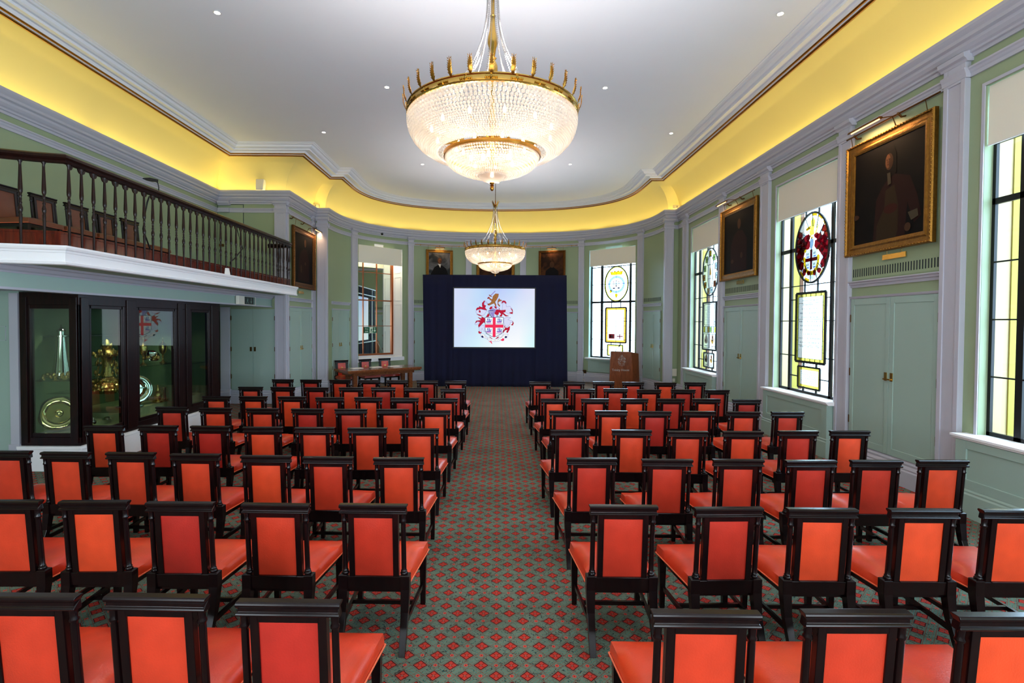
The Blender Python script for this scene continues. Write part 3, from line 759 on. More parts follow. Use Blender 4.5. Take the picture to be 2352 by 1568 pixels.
# apse window on the left: mirrored glazing at the back of a deep recess
A, B, d, n = chord(SWL); L = (B-A).length; DP = .63
wn[0] += 1; wl = thing('window_%d' % wn[0], kind='structure', loc=A)
m = reveal('x', SWL, DP, sill_z=.93); local_box(m, A, d, n, -.12, L+.12, DP+.06, DP+.12, .8, 5.14)
m.build('window_reveal', M['white'], wl)
area_recess = (A, d, n, L)
m = MB()
for (z0, z1) in ((1.05, 1.9), (2.1, 2.95), (3.1, 4.0), (4.15, 4.9)):
    for (u0, u1, v0, v1) in ((.12, .50, z0, z0+.012), (.12, .50, z1-.012, z1), (.12, .132, z0, z1), (.488, .50, z0, z1)):
        local_box(m, A, d, n, L-.012, L+.001, u0, u1, v0, v1)
m.build('shutter_panel', M['white'], wl)
m = MB(); local_box(m, A, d, n, -.05, L+.05, -.03, DP, .90, .95); m.build('window_sill', M['white'], wl)
m = MB(); local_box(m, A, d, n, .0, L, DP+.03, DP+.045, 1.0, 5.0); m.build('mirror_pane', M['mirror'], wl)
m = MB()
for u in (.577-.012, 1.16-.012): local_box(m, A, d, n, u, u+.026, DP, DP+.03, 1.05, 5.0)
local_box(m, A, d, n, L-.08, L, DP-.02, DP+.03, 1.0, 5.0); local_box(m, A, d, n, 0, .05, DP-.02, DP+.03, 1.0, 5.0)
for z, t in ((1.0, .07), (2.10, .02), (3.06, .045), (4.12, .022)): local_box(m, A, d, n, 0, L, DP-.005, DP+.03, z, z+t)
m.build('window_frame', M['copper'], wl)
# sign on the mirror
SA = A+n*(DP-.012)
t = thing('exit_sign', 'green fire exit sign with running man and down arrow on the mirrored window', 'sign', SA+d*.86+Vector((0, 0, 1.84)))
m = MB(); local_box(m, SA, d, n, .60, 1.13, -.006, 0, 1.84, 2.08); m.build('sign_plate', M['signgreen'], t)
m = MB(); local_box(m, SA, d, n, .60, 1.13, -.0075, -.006, 1.84, 1.848); local_box(m, SA, d, n, .60, 1.13, -.0075, -.006, 2.072, 2.08); local_box(m, SA, d, n, .83, .97, -.0075, -.006, 1.855, 2.065)
local_box(m, SA, d, n, 1.04, 1.062, -.008, -.006, 1.93, 2.05)
def lp(u, z, e=-.0085): return SA+d*u+n*e+Vector((0, 0, z))
m.poly([lp(1.0, 1.95), lp(1.1, 1.95), lp(1.051, 1.88)]); m.build('sign_white_field', M['signwhite'], t)
m = MB()
for q in ([(.89, 1.99), (.93, 2.0), (.92, 1.94), (.88, 1.94)], [(.88, 1.95), (.90, 1.95), (.86, 1.87), (.845, 1.88)], [(.9, 1.95), (.92, 1.95), (.95, 1.90), (.94, 1.86), (.925, 1.86)], [(.93, 2.0), (.96, 1.97), (.955, 1.96), (.92, 1.98)], [(.885, 1.99), (.86, 1.96), (.865, 1.95), (.9, 1.975)],
          [(.915+.014*math.cos(a*PI/4), 2.02+.014*math.sin(a*PI/4)) for a in range(8)]): m.poly([lp(u, z, -.0095) for u, z in q])
m.build('running_man', M['signgreen'], t)
Rm = Matrix((( d.x, 0, -n.x), (d.y, 0, -n.y), (0, 1, 0))).to_4x4()
for tx, z in (('Fire', 1.975), ('exit', 1.885)):
    text_mb(tx, .085, Matrix.Translation(lp(.635, z, -.007)) @ Rm, M['signwhite'], 'lettering', t)

# roller blinds
blm = mat('blind_fabric', (240, 234, 216), .9, bump=.15, bscale=200)
def blind(O, U, Nn, w, label, z0=4.35):
    O = Vector(O); U = Vector(U).normalized(); Nn = Vector(Nn).normalized()
    t = thing('roller_blind', label, 'blind', O+U*w/2+Vector((0, 0, z0)), group='half drawn roller blinds')
    m = MB(); local_box(m, O, U, Nn, .01, w-.01, .028, .034, z0, 5.03); m.build('blind_cloth', blm, t)
    m = MB(); local_box(m, O, U, Nn, .01, w-.01, .022, .04, z0-.012, z0+.004); m.build('bottom_bar', M['paper'], t)
blind((XR, RWIN[2][1], 0), (0, -1, 0), (1, 0, 0), 1.87, 'cream roller blind above the stained glass window with the crimson arms')
blind((XR, RWIN[3][1], 0), (0, -1, 0), (1, 0, 0), 1.87, 'cream roller blind on the farthest stained glass window of the right wall')
blind((XR, RWIN[1][1], 0), (0, -1, 0), (1, 0, 0), 1.85, 'grey-white roller blind cut off by the right edge of the photo')
A_, B_, d_, n_ = chord(SWR); blind(A_, d_, n_, (B_-A_).length, 'cream roller blind over the window behind the lectern', 4.43)
A_, B_, d_, n_ = chord(SWL); blind(A_, d_, n_, (B_-A_).length, 'white roller blind over the mirrored window behind the table', 4.41)

# ---------------------------------------------------------------- the chairs
def make_chair(label, group, lm=None, ls=None, emblem=False, cat='chair'):
    lm = lm or M['leather']; ls = ls or M['leatherseat']; W = M['dwood']
    t = thing('hall_chair', label, cat, (0, 0, 0), 0, group)
    rk = lambda z: .038*(1-(z-.48)/.46)
    # seat: domed trapezoid cushion
    mb = MB(); nx, ny = 8, 8; rings = []
    def hw(y): return .232+(.285-.232)*(y-.03)/.57
    g = []
    for j in range(ny+1):
        v = j/ny; y = .03+.57*v; row = []
        for i in range(nx+1):
            u = i/nx*2-1; e = max(abs(u), abs(v*2-1))
            z = .497+.038*(1-abs(u)**2.5)*(1-abs(v*2-1)**2.5)-.012*(e > .99)
            row.append((u*hw(y)*(1-.02*(e > .99)), y, z))
        g.append(row)
    b = 0
    for row in g: mb.v += [Vector(p) for p in row]
    for j in range(ny):
        for i in range(nx): mb.f.append([j*(nx+1)+i, j*(nx+1)+i+1, (j+1)*(nx+1)+i+1, (j+1)*(nx+1)+i]); mb.mi.append(0)
    rim = [j for j in range(nx+1)]+[(k+1)*(nx+1)-1 for k in range(1, ny+1)]+[ny*(nx+1)+i for i in range(nx-1, -1, -1)]+[k*(nx+1) for k in range(ny-1, 0, -1)]
    n0 = len(mb.v)
    for q in rim:
        p = mb.v[q]; mb.v.append(Vector((p.x*1.02, p.y+(.006 if p.y > .5 else 0), .42)))
    for k in range(len(rim)):
        k2 = (k+1) % len(rim); mb.f.append([rim[k], rim[k2], n0+k2, n0+k]); mb.mi.append(0)
    mb.f.append([n0+k for k in range(len(rim))]); mb.mi.append(0)
    seat_o = mb.build('seat', ls, t, smooth=60)
    mb = MB(); pp = [(-.237, .05, .422), (-.292, .60, .422), (.292, .60, .422), (.237, .05, .422)]
    for a, c in zip(pp, pp[1:]): mb.tube([a, c], .005, 5)
    mb.build('piping', M['piping'], seat_o)
    # leather back panel, front and rear, in its frame
    mb = MB()
    for sgn in (-1, 1):
        rings = []; N = 6
        base = len(mb.v)
        for j in range(N+1):
            v = j/N; z = .485+.428*v
            for i in range(N+1):
                u = i/N*2-1; bul = .010*(1-abs(u)**4)*(1-abs(2*v-1)**4)
                mb.v.append(Vector((u*.134, rk(z)+sgn*(.012+bul), z)))
        for j in range(N):
            for i in range(N): mb.f.append([base+j*(N+1)+i, base+j*(N+1)+i+1, base+(j+1)*(N+1)+i+1, base+(j+1)*(N+1)+i]); mb.mi.append(0)
    pm = mb; mb = MB()
    def sl(x0, x1, z0, z1, d0, d1):
        mb.hexa([(x0, rk(z0)+d0, z0), (x1, rk(z0)+d0, z0), (x1, rk(z0)+d1, z0), (x0, rk(z0)+d1, z0), (x0, rk(z1)+d0, z1), (x1, rk(z1)+d0, z1), (x1, rk(z1)+d1, z1), (x0, rk(z1)+d1, z1)])
    sl(-.172, -.133, .47, .945, -.020, .020); sl(.133, .172, .47, .945, -.020, .020); sl(-.14, .14, .908, .945, -.020, .020)
    sl(-.20, .20, .395, .487, -.024, .022); sl(-.134, .134, .484, .492, -.030, -.01)
    bf_o = mb.build('back_frame', W, t, bevel=.002); bp_o = pm.build('back_panel', lm, bf_o, smooth=60)
    # moulded crest rail
    mb = MB()
    pr = [(-.016, .935), (-.025, .939), (-.029, .945), (-.026, .951), (-.019, .956), (-.018, .972), (-.024, .977), (-.028, .984), (-.028, .990), (-.025, .996), (-.019, 1.0), (.018, 1.0), (.024, .996), (.026, .988), (.020, .972), (.020, .94), (.015, .935)]
    def wx(z): return .226 if .952 < z < .975 else (.234 if z > .975 else .232)
    mb.loft([[(-wx(z), y, z) for y, z in pr], [(wx(z), y, z) for y, z in pr]])
    mb.build('crest_rail', W, t, bevel=.0015)
    for sx in (-1, 1):
        mb = MB(); x = sx*.205
        prof = [(.021, .500), (.026, .505), (.026, .512), (.019, .520), (.0225, .526), (.0175, .534), (.0175, .60), (.0165, .86), (.0155, .872), (.021, .880), (.021, .888), (.0165, .896), (.018, .935)]
        rings = [[(x+r*math.cos(2*PI*j/10), rk(z)+r*math.sin(2*PI*j/10), z) for j in range(10)] for r, z in prof]
        mb.loft(rings); mb.build('back_column', W, t, smooth=50)
        # rear leg, a square block under the column, then raked
        mb = MB(); R = []
        for z, y, h in ((.502, .036, .020), (.496, .036, .031), (.40, .038, .031), (.25, .015, .026), (.0, -.085, .021)):
            R.append([(sx*.216-h, y-h, z), (sx*.216+h, y-h, z), (sx*.216+h, y+h, z), (sx*.216-h, y+h, z)])
        mb.loft(R); mb.build('leg', W, t, bevel=.002)
        mb = MB(); R = []
        for z, h in ((.43, .026), (.36, .026), (0, .019)):
            R.append([(sx*.252-h, .56-h, z), (sx*.252+h, .56-h, z), (sx*.252+h, .56+h, z), (sx*.252-h, .56+h, z)])
        mb.loft(R); mb.build('leg', W, t, bevel=.002)
        mb = MB(); mb.hexa([(sx*.216-.010, -.02, .15), (sx*.216+.010, -.02, .15), (sx*.25+.010, .55, .15), (sx*.25-.010, .55, .15),
                            (sx*.216-.010, -.02, .183), (sx*.216+.010, -.02, .183), (sx*.25+.010, .55, .183), (sx*.25-.010, .55, .183)]); mb.build('stretcher', W, t)
    mb = MB(); mb.box(-.225, .225, .27, .29, .152, .181); mb.build('stretcher', W, t)
    mb = MB(); mb.hexa([(-.215, .04, .37), (.215, .04, .37), (.262, .57, .37), (-.262, .57, .37), (-.215, .04, .42), (.215, .04, .42), (.262, .57, .42), (-.262, .57, .42)]); mb.build('seat_frame', W, t)
    if emblem:
        mb = MB()
        for q in ([(-.05, .60), (.05, .60), (.035, .68), (0, .72), (-.035, .68)], [(-.012, .70), (.012, .70), (.012, .78), (-.012, .78)], [(-.03, .74), (.03, .74), (.03, .76), (-.03, .76)]):
            mb.poly([(x, rk(z)+.026, z) for x, z in q])
        mb.build('gilt_emblem', M['brass'], bf_o)
    return t
CL = {1: [(-2.14, 2.3), (-1.55, 2.3), (-0.93, 2.26)], 2: [(-3.41, 3.52), (-2.8, 3.52), (-2.19, 3.5), (-1.52, 3.48), (-0.85, 3.48)], 3: [(-4.71, 4.87), (-4.11, 4.83), (-3.49, 4.83), (-2.85, 4.79), (-2.16, 4.74), (-1.57, 4.71), (-0.91, 4.69)], 4: [(-4.7, 6.07), (-4.07, 6.09), (-3.44, 6.08), (-2.79, 6.04), (-2.17, 6.03), (-1.54, 6.02), (-0.92, 5.99)], 5: [(-4.76, 7.43), (-4.09, 7.37), (-3.4, 7.35), (-2.74, 7.33), (-2.11, 7.32), (-1.51, 7.33), (-0.9, 7.24)], 6: [(-4.72, 8.53), (-4.1, 8.53), (-3.45, 8.53), (-2.79, 8.45), (-2.15, 8.47), (-1.54, 8.44), (-0.89, 8.42)], 7: [(-4.75, 9.78), (-4.13, 9.78), (-3.47, 9.74), (-2.81, 9.76), (-2.2, 9.79), (-1.56, 9.75), (-0.85, 9.64)], 8: [(-4.68, 11.08), (-4.06, 11.06), (-3.42, 11.05), (-2.78, 11.03), (-2.17, 11.02), (-1.52, 11.01), (-0.9, 10.95)]}
CR = {1: [(0.91, 2.19), (1.57, 2.2), (2.22, 2.18)], 2: [(0.87, 3.48), (1.58, 3.45), (2.21, 3.44), (2.9, 3.44), (3.53, 3.44)], 3: [(0.88, 4.71), (1.57, 4.68), (2.23, 4.69), (2.89, 4.67), (3.5, 4.68), (4.13, 4.7)], 4: [(0.86, 5.96), (1.58, 5.97), (2.22, 5.92), (2.87, 5.93), (3.54, 5.97), (4.16, 5.99)], 5: [(0.97, 7.26), (1.63, 7.28), (2.25, 7.26), (2.89, 7.28), (3.52, 7.26), (4.16, 7.28)], 6: [(0.95, 8.43), (1.62, 8.45), (2.28, 8.47), (2.9, 8.49), (3.5, 8.51), (4.14, 8.44)], 7: [(0.95, 9.65), (1.62, 9.68), (2.27, 9.77), (2.88, 9.66), (3.54, 9.69), (4.17, 9.65)], 8: [(0.91, 10.87), (1.64, 10.9), (2.28, 10.93), (2.9, 10.87), (3.57, 10.82), (4.25, 10.93)]}
first = make_chair('x', 'x')
def place(o, x, y, z, rz, label, group):
    o.location = (x, y, z); o.rotation_euler = (0, 0, rz); o['label'] = label; o['group'] = group
used = False
ORD = ['nearest', 'second', 'third', 'fourth', 'fifth', 'sixth', 'seventh', 'eighth']
SEAT = ['beside the aisle', 'second from the aisle', 'third from the aisle', 'fourth from the aisle', 'fifth from the aisle', 'sixth from the aisle', 'seventh from the aisle']
rnd = random.Random(4)
for side, rows in (('left', CL), ('right', CR)):
    for r in sorted(rows):
        cs = rows[r]; cs = cs[::-1] if side == 'left' else cs
        for k, (x, y) in enumerate(cs):
            o = first if not used else dup(first); used = True
            last = (k == len(cs)-1 and k > 1 and r > 3)
            lab = 'red leather chair, %s block, %s row from viewer, %s' % (side, ORD[r-1], SEAT[k])
            place(o, x, y, 0, math.radians(rnd.uniform(-1.6, 1.6)), lab, 'red leather chairs %s of the aisle' % side)
TB = Vector((-5.25, 16.25)); TD = Vector((.768, .640)).normalized(); TP = Vector((-TD.y, TD.x))
ec = make_chair('x', 'x', emblem=True)
for i, (u, lab) in enumerate(((.42, 'red leather chair behind the walnut table, nearest the corner pier'), (1.25, 'red leather chair behind the middle of the walnut table'), (1.98, 'red leather chair behind the walnut table, nearest the navy drape'))):
    p = TB+TD*u+TP*.36
    place(ec if i == 0 else dup(ec), p.x, p.y, 0, 0, lab, 'chairs behind the table')
for o in [o for o in COL.objects if o.get('group') == 'chairs behind the table']:
    o.rotation_euler = (0, 0, math.atan2(TP.x, -TP.y))
bc = make_chair('x', 'x', lm=M['tan'], ls=M['tan'])
BL = ['nearest the photo\'s left edge', 'second from the photo\'s left edge', 'third from the photo\'s left edge', 'fourth from the photo\'s left edge', 'farthest along, beside the black stand']
for i, y in enumerate((7.25, 7.87, 8.49, 9.10, 9.71)):
    place(bc if i == 0 else dup(bc), -7.0, y, 3.166, -PI/2, 'brown gallery chair behind the balusters, %s' % BL[i], 'brown chairs up on the gallery')

# ---------------------------------------------------------------- the gallery
FR = [(-7.68, 5.72), (-6.10, 6.24), (-5.44, 6.42), (-5.44, 13.78)]
def openpath_off(P, off):
    P = [Vector(p) for p in P]; out = []
    for i, p in enumerate(P):
        d1 = (P[i]-P[i-1]).normalized() if i else (P[1]-P[0]).normalized(); d2 = (P[i+1]-P[i]).normalized() if i < len(P)-1 else d1
        n1 = Vector((d1.y, -d1.x)); n2 = Vector((d2.y, -d2.x)); out.append(p+(n1+n2)*off/(1+n1.dot(n2)))
    return out
def osweep(mb, P, prof):
    cols = [openpath_off(P, n) for n, z in prof]
    mb.loft([[Vector((cols[j][i].x, cols[j][i].y, prof[j][1])) for j in range(len(prof))] for i in range(len(P))])
bal = thing('gallery_balcony', 'white fronted gallery balcony projecting over the display cabinet', 'balcony', (-6.5, 10, 2.66))
mb = MB(); ring = [(-7.69, 5.75), (-6.10, 6.27), (-5.47, 6.45), (-5.47, 13.77), (-5.81, 13.77), (-5.81, 13.99), (-7.69, 13.99)]
mb.loft([[(x, y, 2.98) for x, y in ring], [(x, y, 3.165) for x, y in ring]]); mb.build('gallery_floor', M['green'], bal)
mb = MB(); osweep(mb, FR, [(-.03, 2.95), (.0, 2.95), (.02, 2.96), (.025, 2.985), (.005, 2.995), (.005, 3.10), (.015, 3.105), (.02, 3.13), (.04, 3.14), (.05, 3.165), (.05, 3.19), (-.10, 3.19), (-.10, 3.15), (-.03, 3.15)])
mb.build('fascia', M['white'], bal)
mb = MB(); mb.box(-6.34, -6.20, 5.9, 13.99, 2.675, 2.86); mb.build('beam', M['door'], bal)
mb = MB(); mb.box(-6.35, -6.185, 5.9, 13.99, 2.645, 2.677)
mb.loft([[(-6.34, y, 2.86), (-6.19, y, 2.86), (-6.18, y, 2.88), (-6.15, y, 2.90), (-6.12, y, 2.94), (-6.09, y, 2.95), (-6.09, y, 2.98), (-6.34, y, 2.98)] for y in (5.9, 13.99)])
mb.build('beam_moulding', M['trim'], bal)
mb = MB(); mb.box(-7.69, -6.34, 5.9, 13.99, 2.69, 2.74); mb.build('soffit', M['trim'], bal)
# balustrade
bl = thing('balustrade', 'dark mahogany balustrade with turned balusters along the gallery front', 'balustrade', (-5.5, 10, 3.19))
RP = [(-7.66, 5.66), (-6.60, 6.02), (-6.10, 6.22), (-5.75, 6.36), (-5.45, 6.44), (-5.45, 13.20), (-5.48, 13.45), (-5.60, 13.62), (-5.80, 13.68), (-6.15, 13.69)]
mb = MB(); osweep(mb, RP, [(-.035, 4.225), (.035, 4.225), (.045, 4.245), (.03, 4.262), (.055, 4.285), (.055, 4.315), (.03, 4.335), (-.03, 4.335), (-.055, 4.315), (-.055, 4.285), (-.03, 4.262), (-.045, 4.245)])
mb.build('handrail', M['rail'], bl, smooth=35)
mb = MB(); osweep(mb, openpath_off(FR, -.17)[0:], [(-.012, 3.172), (.012, 3.172), (.012, 3.36), (.02, 3.37), (.02, 3.395), (-.02, 3.395), (-.012, 3.37)])
mb.build('kick_board', M['bench'], bl)
pf = [(.014, 0), (.013, .05), (.0145, .2), (.018, .34), (.020, .37), (.013, .385), (.022, .42), (.024, .45), (.015, .485), (.012, .50), (.019, .515), (.012, .53), (.015, .56), (.012, .585), (.019, .60), (.013, .615), (.023, .65), (.024, .69), (.019, .83), (.015, .95), (.014, 1.0), (.024, 1.02), (.024, 1.04)]
def bal_at(x, y, src=[None]):
    if src[0] is None:
        mb = MB(); mb.lathe(pf, (0, 0, 0), 8); o = mb.build('baluster', M['rail'], bl, smooth=50, raw=True)
        # fillets that make the little arches under the rail
        src[0] = o
    else: o = dup(src[0], bl)
    o.location = (x+5.5, y-10, 0); return o
for k in range(35): bal_at(-5.45, 6.50+.1965*k)
for x, y in ((-5.66, 6.38), (-5.88, 6.30), (-6.10, 6.22), (-6.36, 6.12), (-6.62, 6.02), (-6.88, 5.93), (-5.50, 13.48), (-5.60, 13.61), (-5.74, 13.66), (-5.88, 13.68), (-6.02, 13.69)): bal_at(x, y)
# arched spandrels between the balusters
src = None
for k in range(34):
    if src is not None: o = dup(src, bl); o.location = (0, .1965*k, 0); continue
    mb = MB()
    y0 = 6.50+.1965*k; y1 = y0+.1965
    for (ya, yb) in ((y0+.012, y0+.06), (y1-.012, y1-.06)):
        R = []
        for i in range(5):
            a = PI/2*i/4; R.append((ya+(yb-ya)*math.sin(a), 4.16+.07*(1-math.cos(a))))
        pts = [(ya, 4.235)]+[(y, z) for y, z in R]+[(yb, 4.235)]
        mb.loft([[(-5.458, y, z) for y, z in pts], [(-5.442, y, z) for y, z in pts]])
    mb.box(-5.458, -5.442, y0+.01, y1-.01, 4.222, 4.237)
    src = mb.build('arched_spandrel', M['rail'], bl)
# mahogany dais and low bench front behind the balusters
t = thing('gallery_bench', 'low red mahogany bench along the gallery floor behind the balusters', 'bench', (-6.14, 9, 3.166))
mb = MB(); mb.box(-6.28, -6.00, 6.6, 12.9, 3.36, 3.39); mb.build('bench_top', M['bench'], t)
mb = MB(); mb.box(-6.26, -6.03, 6.65, 12.85, 3.166, 3.36); mb.build('bench_front', M['bench'], t)
# small things on the gallery
t = thing('reading_lamp', 'black hooded lamp on a bent arm clamped to the gallery handrail', 'lamp', (-5.45, 8.22, 4.335))
mb = MB(); mb.tube([(-5.45, 8.22, 4.30), (-5.45, 8.22, 4.40), (-5.45, 8.20, 4.46), (-5.45, 8.14, 4.49), (-5.45, 8.10, 4.475)], .008); mb.build('lamp_arm', M['black'], t, smooth=True)
mb = MB(); mb.loft([[(-5.50, 8.14, 4.46), (-5.40, 8.14, 4.46), (-5.40, 8.14, 4.50), (-5.50, 8.14, 4.50)], [(-5.48, 7.98, 4.435), (-5.42, 7.98, 4.435), (-5.42, 7.98, 4.485), (-5.48, 7.98, 4.485)], [(-5.46, 7.86, 4.43), (-5.44, 7.86, 4.43), (-5.44, 7.86, 4.445), (-5.46, 7.86, 4.445)]])
mb.build('lamp_hood', M['black'], t, bevel=.006)
t = thing('microphone_stand', 'thin black boom stand leaning behind the gallery balusters', 'stand', (-5.82, 8.55, 3.166))
mb = MB(); mb.tube([(-5.82, 8.55, 3.45), (-5.8, 8.35, 3.75), (-5.76, 8.40, 4.2), (-5.74, 8.42, 4.3)], .012); mb.tube([(-5.82, 8.55, 3.17), (-5.82, 8.55, 3.5)], .012); mb.build('pole', M['black'], t)
mb = MB()
for a in (0, 2.1, 4.2): mb.tube([(-5.82, 8.55, 3.35), (-5.82+.14*math.cos(a), 8.55+.18*math.sin(a), 3.175)], .009)
mb.build('tripod_foot', M['black'], t)
mb = MB(); mb.tube([(-5.62, 10.98, 4.26), (-5.6, 11.2, 3.85), (-5.62, 10.9, 3.6), (-5.64, 10.75, 3.5), (-5.64, 10.72, 3.30), (-5.64, 10.80, 3.18)], .013); mb.solo('cable', M['black'], 'black cable looping down inside the gallery balusters near the far end', 'cable', smooth=True)
mb = MB(); mb.hexa([(-5.46, 10.19, 3.19), (-5.40, 10.30, 3.19), (-5.41, 10.31, 3.19), (-5.47, 10.20, 3.19), (-5.44, 10.18, 3.32), (-5.40, 10.25, 3.32), (-5.41, 10.26, 3.32), (-5.45, 10.19, 3.32)]); mb.solo('card', M['paper'], 'small white upright card on the gallery front edge', 'card')
mb = MB(); mb.box(-5.53, -5.47, 6.90, 7.03, 3.19, 3.20); mb.solo('paper_slip', M['paper'], 'small white paper slip lying by the gallery balusters', 'paper')
# wall and pilaster beside the cabinet
mb = MB(); mb.box(-7.72, -7.16, 7.62, 7.9, 0, 2.69); st('wall_cabinet', mb, M['door'])
mb = MB(); mb.box(-7.28, -7.15, 7.585, 7.62, 0, 2.66); mb.box(-7.30, -7.14, 7.57, 7.62, 0, .4)
for q in ((-7.60, -7.36, 2.16, 2.165), (-7.60, -7.36, 1.95, 1.955), (-7.365, -7.36, 1.95, 2.165)): mb.box(q[0], q[1], 7.612, 7.62, q[2], q[3])
st('trim_7', mb, M['trim'])

# ---------------------------------------------------------------- display cabinet and its silver
CX0, CX1, CY0, CY1 = -7.14, -6.25, 7.60, 11.46
cab = thing('display_cabinet', 'dark mahogany glazed display cabinet full of silver under the gallery', 'cabinet', (-6.7, 9.5, 0))
mb = MB(); mb.box(-7.16, -6.20, 7.55, 11.48, 0, .33); mb.box(-7.16, -6.19, 7.54, 11.49, .33, .375); mb.build('plinth', M['white'], cab, bevel=.006)
mb = MB()
Bx = mb.box
Bx(CX0, CX1, CY0, CY1, .375, .50); Bx(CX0, CX1, CY0, CY1, 2.49, 2.675)
for (a, b) in ((7.60, 7.80), (8.50, 8.86), (9.88, 10.38), (11.03, 11.46)): Bx(-6.34, CX1, a, b, .5, 2.49)
for (a, b) in ((7.63, 7.76), (8.57, 8.79), (9.95, 10.08), (10.2, 10.33), (11.1, 11.4)): Bx(-6.26, CX1+.02, a, b, .42, 2.6)
for (a, b) in ((7.81, 8.50), (8.86, 9.88), (10.38, 11.03)):     # thin sash frame of each pane
    Bx(-6.29, -6.255, a, b, .5, .56); Bx(-6.29, -6.255, a, b, 2.44, 2.49); Bx(-6.29, -6.255, a, a+.03, .5, 2.49); Bx(-6.29, -6.255, b-.03, b, .5, 2.49)
Bx(CX0, -6.985, CY0, 7.68, .5, 2.49); Bx(-6.40, CX1, CY0, 7.68, .5, 2.49)
Bx(-7.12, -7.02, CY0-.02, 7.62, .42, 2.6); Bx(-6.38, -6.27, CY0-.02, 7.62, .42, 2.6)
Bx(-6.99, -6.39, 7.61, 7.65, .5, .56); Bx(-6.99, -6.39, 7.61, 7.65, 2.43, 2.49)
Bx(CX0, CX1, 11.40, CY1, .5, 2.49)
mb.build('cabinet_frame', M['mahog'], cab, bevel=.004)
mb = MB(); Bx = mb.box
Bx(-7.66, -7.62, 7.92, 11.46, .375, 2.675); Bx(-7.62, -6.36, 11.36, 11.40, .5, 2.49); Bx(-7.66, -6.36, 10.20, 10.23, .5, 2.49); Bx(-7.64, -7.14, 7.90, 7.94, .4, 2.6)
Bx(-7.14, -7.10, 7.68, 7.94, .5, 2.49)
mb.build('case_lining', M['caseback'], cab)
mb = MB(); mb.box(-7.64, -6.36, 7.68, 11.36, .495, .515); mb.box(-7.64, -6.55, 8.78, 11.36, .515, .66); mb.box(-7.62, -6.62, 8.35, 8.70, .515, .58); mb.build('case_base', M['casebase'], cab)
for (x0, x1, y0, y1, z) in ((-7.10, -6.40, 7.72, 8.45, 1.325), (-7.5, -6.45, 8.45, 9.32, 1.03), (-7.5, -6.40, 9.32, 10.18, 1.42), (-7.5, -6.75, 7.95, 10.18, 2.0), (-7.5, -6.45, 10.30, 11.33, 1.35)):
    mb = MB(); mb.box(x0, x1, y0, y1, z, z+.01); mb.build('glass_shelf', M['caseglass'], cab)
for (a, b) in ((7.81, 8.50), (8.86, 9.88), (10.38, 11.03)):
    mb = MB(); mb.box(-6.275, -6.270, a+.03, b-.03, .56, 2.44); mb.build('glass_pane', M['caseglass'], cab)
mb = MB(); mb.box(-6.985, -6.40, 7.628, 7.633, .56, 2.43); mb.build('glass_pane', M['caseglass'], cab)
def silver(name, label, cat, prof, c, m='silvergilt', seg=20, group='silver in the display cabinet', extra=None, axis=None):
    t = thing(name, label, cat, c, group=group)
    mb = MB(); A4 = None
    if axis: A4 = Matrix.Translation(c) @ axis @ Matrix.Translation([-v for v in c])
    mb.lathe(prof, c, seg, A4); mb.build('body', M[m], t, smooth=40)
    if extra: extra(t, c)
    return t
def rocks(t, c, r=.25, n=80, h=.16, k=7):
    mb = MB(); R = random.Random(k)
    for i in range(n):
        a = R.uniform(0, 2*PI); q = R.uniform(.35, 1)*r; s = R.uniform(.014, .032); mb.bead((c[0]+q*math.cos(a), c[1]+q*math.sin(a), c[2]+.03+R.uniform(0, h)*(1-q/r)+s*.5), s, s*R.uniform(.8, 1.6))
    mb.build('wave_ornament', M['silvergilt'], t, smooth=60)
silver('lighthouse_model', 'silver-gilt lighthouse model on a rocky base, left end of the cabinet', 'silver ornament',
       [(.26, 0), (.27, .008), (.25, .02), (.2, .04), (.125, .06), (.118, .12), (.10, .25), (.082, .42), (.070, .58), (.066, .66), (.085, .665), (.085, .685), (.05, .69), (.05, .75), (.062, .755), (.045, .79), (.012, .81), (.006, .85), (.0, .86)],
       (-6.86, 8.0, 1.336), 'silver', extra=lambda t, c: rocks(t, c))
ax = Matrix.Rotation(math.radians(38), 4, 'Z') @ Matrix.Rotation(math.radians(76), 4, 'X')
silver('rosewater_dish', 'large round polished dish standing on edge below the lighthouse', 'dish',
       [(.0, 0), (.03, -.01), (.045, -.005), (.05, .01), (.06, .0), (.15, .004), (.17, .025), (.18, .03), (.262, .03), (.268, .025), (.262, .018), (.17, .012), (.15, -.012), (.0, -.016)], (-6.93, 8.02, .79), 'giltplain', 40, axis=ax)
def figs(t, c):
    mb = MB(); R = random.Random(9)
    for ring, rr, z0, n in ((0, .37, .04, 44), (1, .31, .09, 30), (2, .24, .15, 24), (3, .17, .3, 12), (4, .15, .45, 12), (5, .19, .62, 20), (6, .12, .66, 12), (7, .07, .76, 8)):
        for i in range(n):
            a = 2*PI*i/n+R.uniform(-.1, .1); mb.bead((c[0]+rr*math.cos(a), c[1]+rr*math.sin(a), c[2]+z0+R.uniform(-.02, .05)), R.uniform(.014, .03), R.uniform(.02, .05))
    for i in range(6):
        a = 2*PI*i/6; mb.tube([(c[0]+.17*math.cos(a), c[1]+.17*math.sin(a), c[2]+.24), (c[0]+.13*math.cos(a), c[1]+.13*math.sin(a), c[2]+.42), (c[0]+.15*math.cos(a), c[1]+.15*math.sin(a), c[2]+.6)], .008, 6)
    mb.build('figures', M['silvergilt'], t, smooth=60)
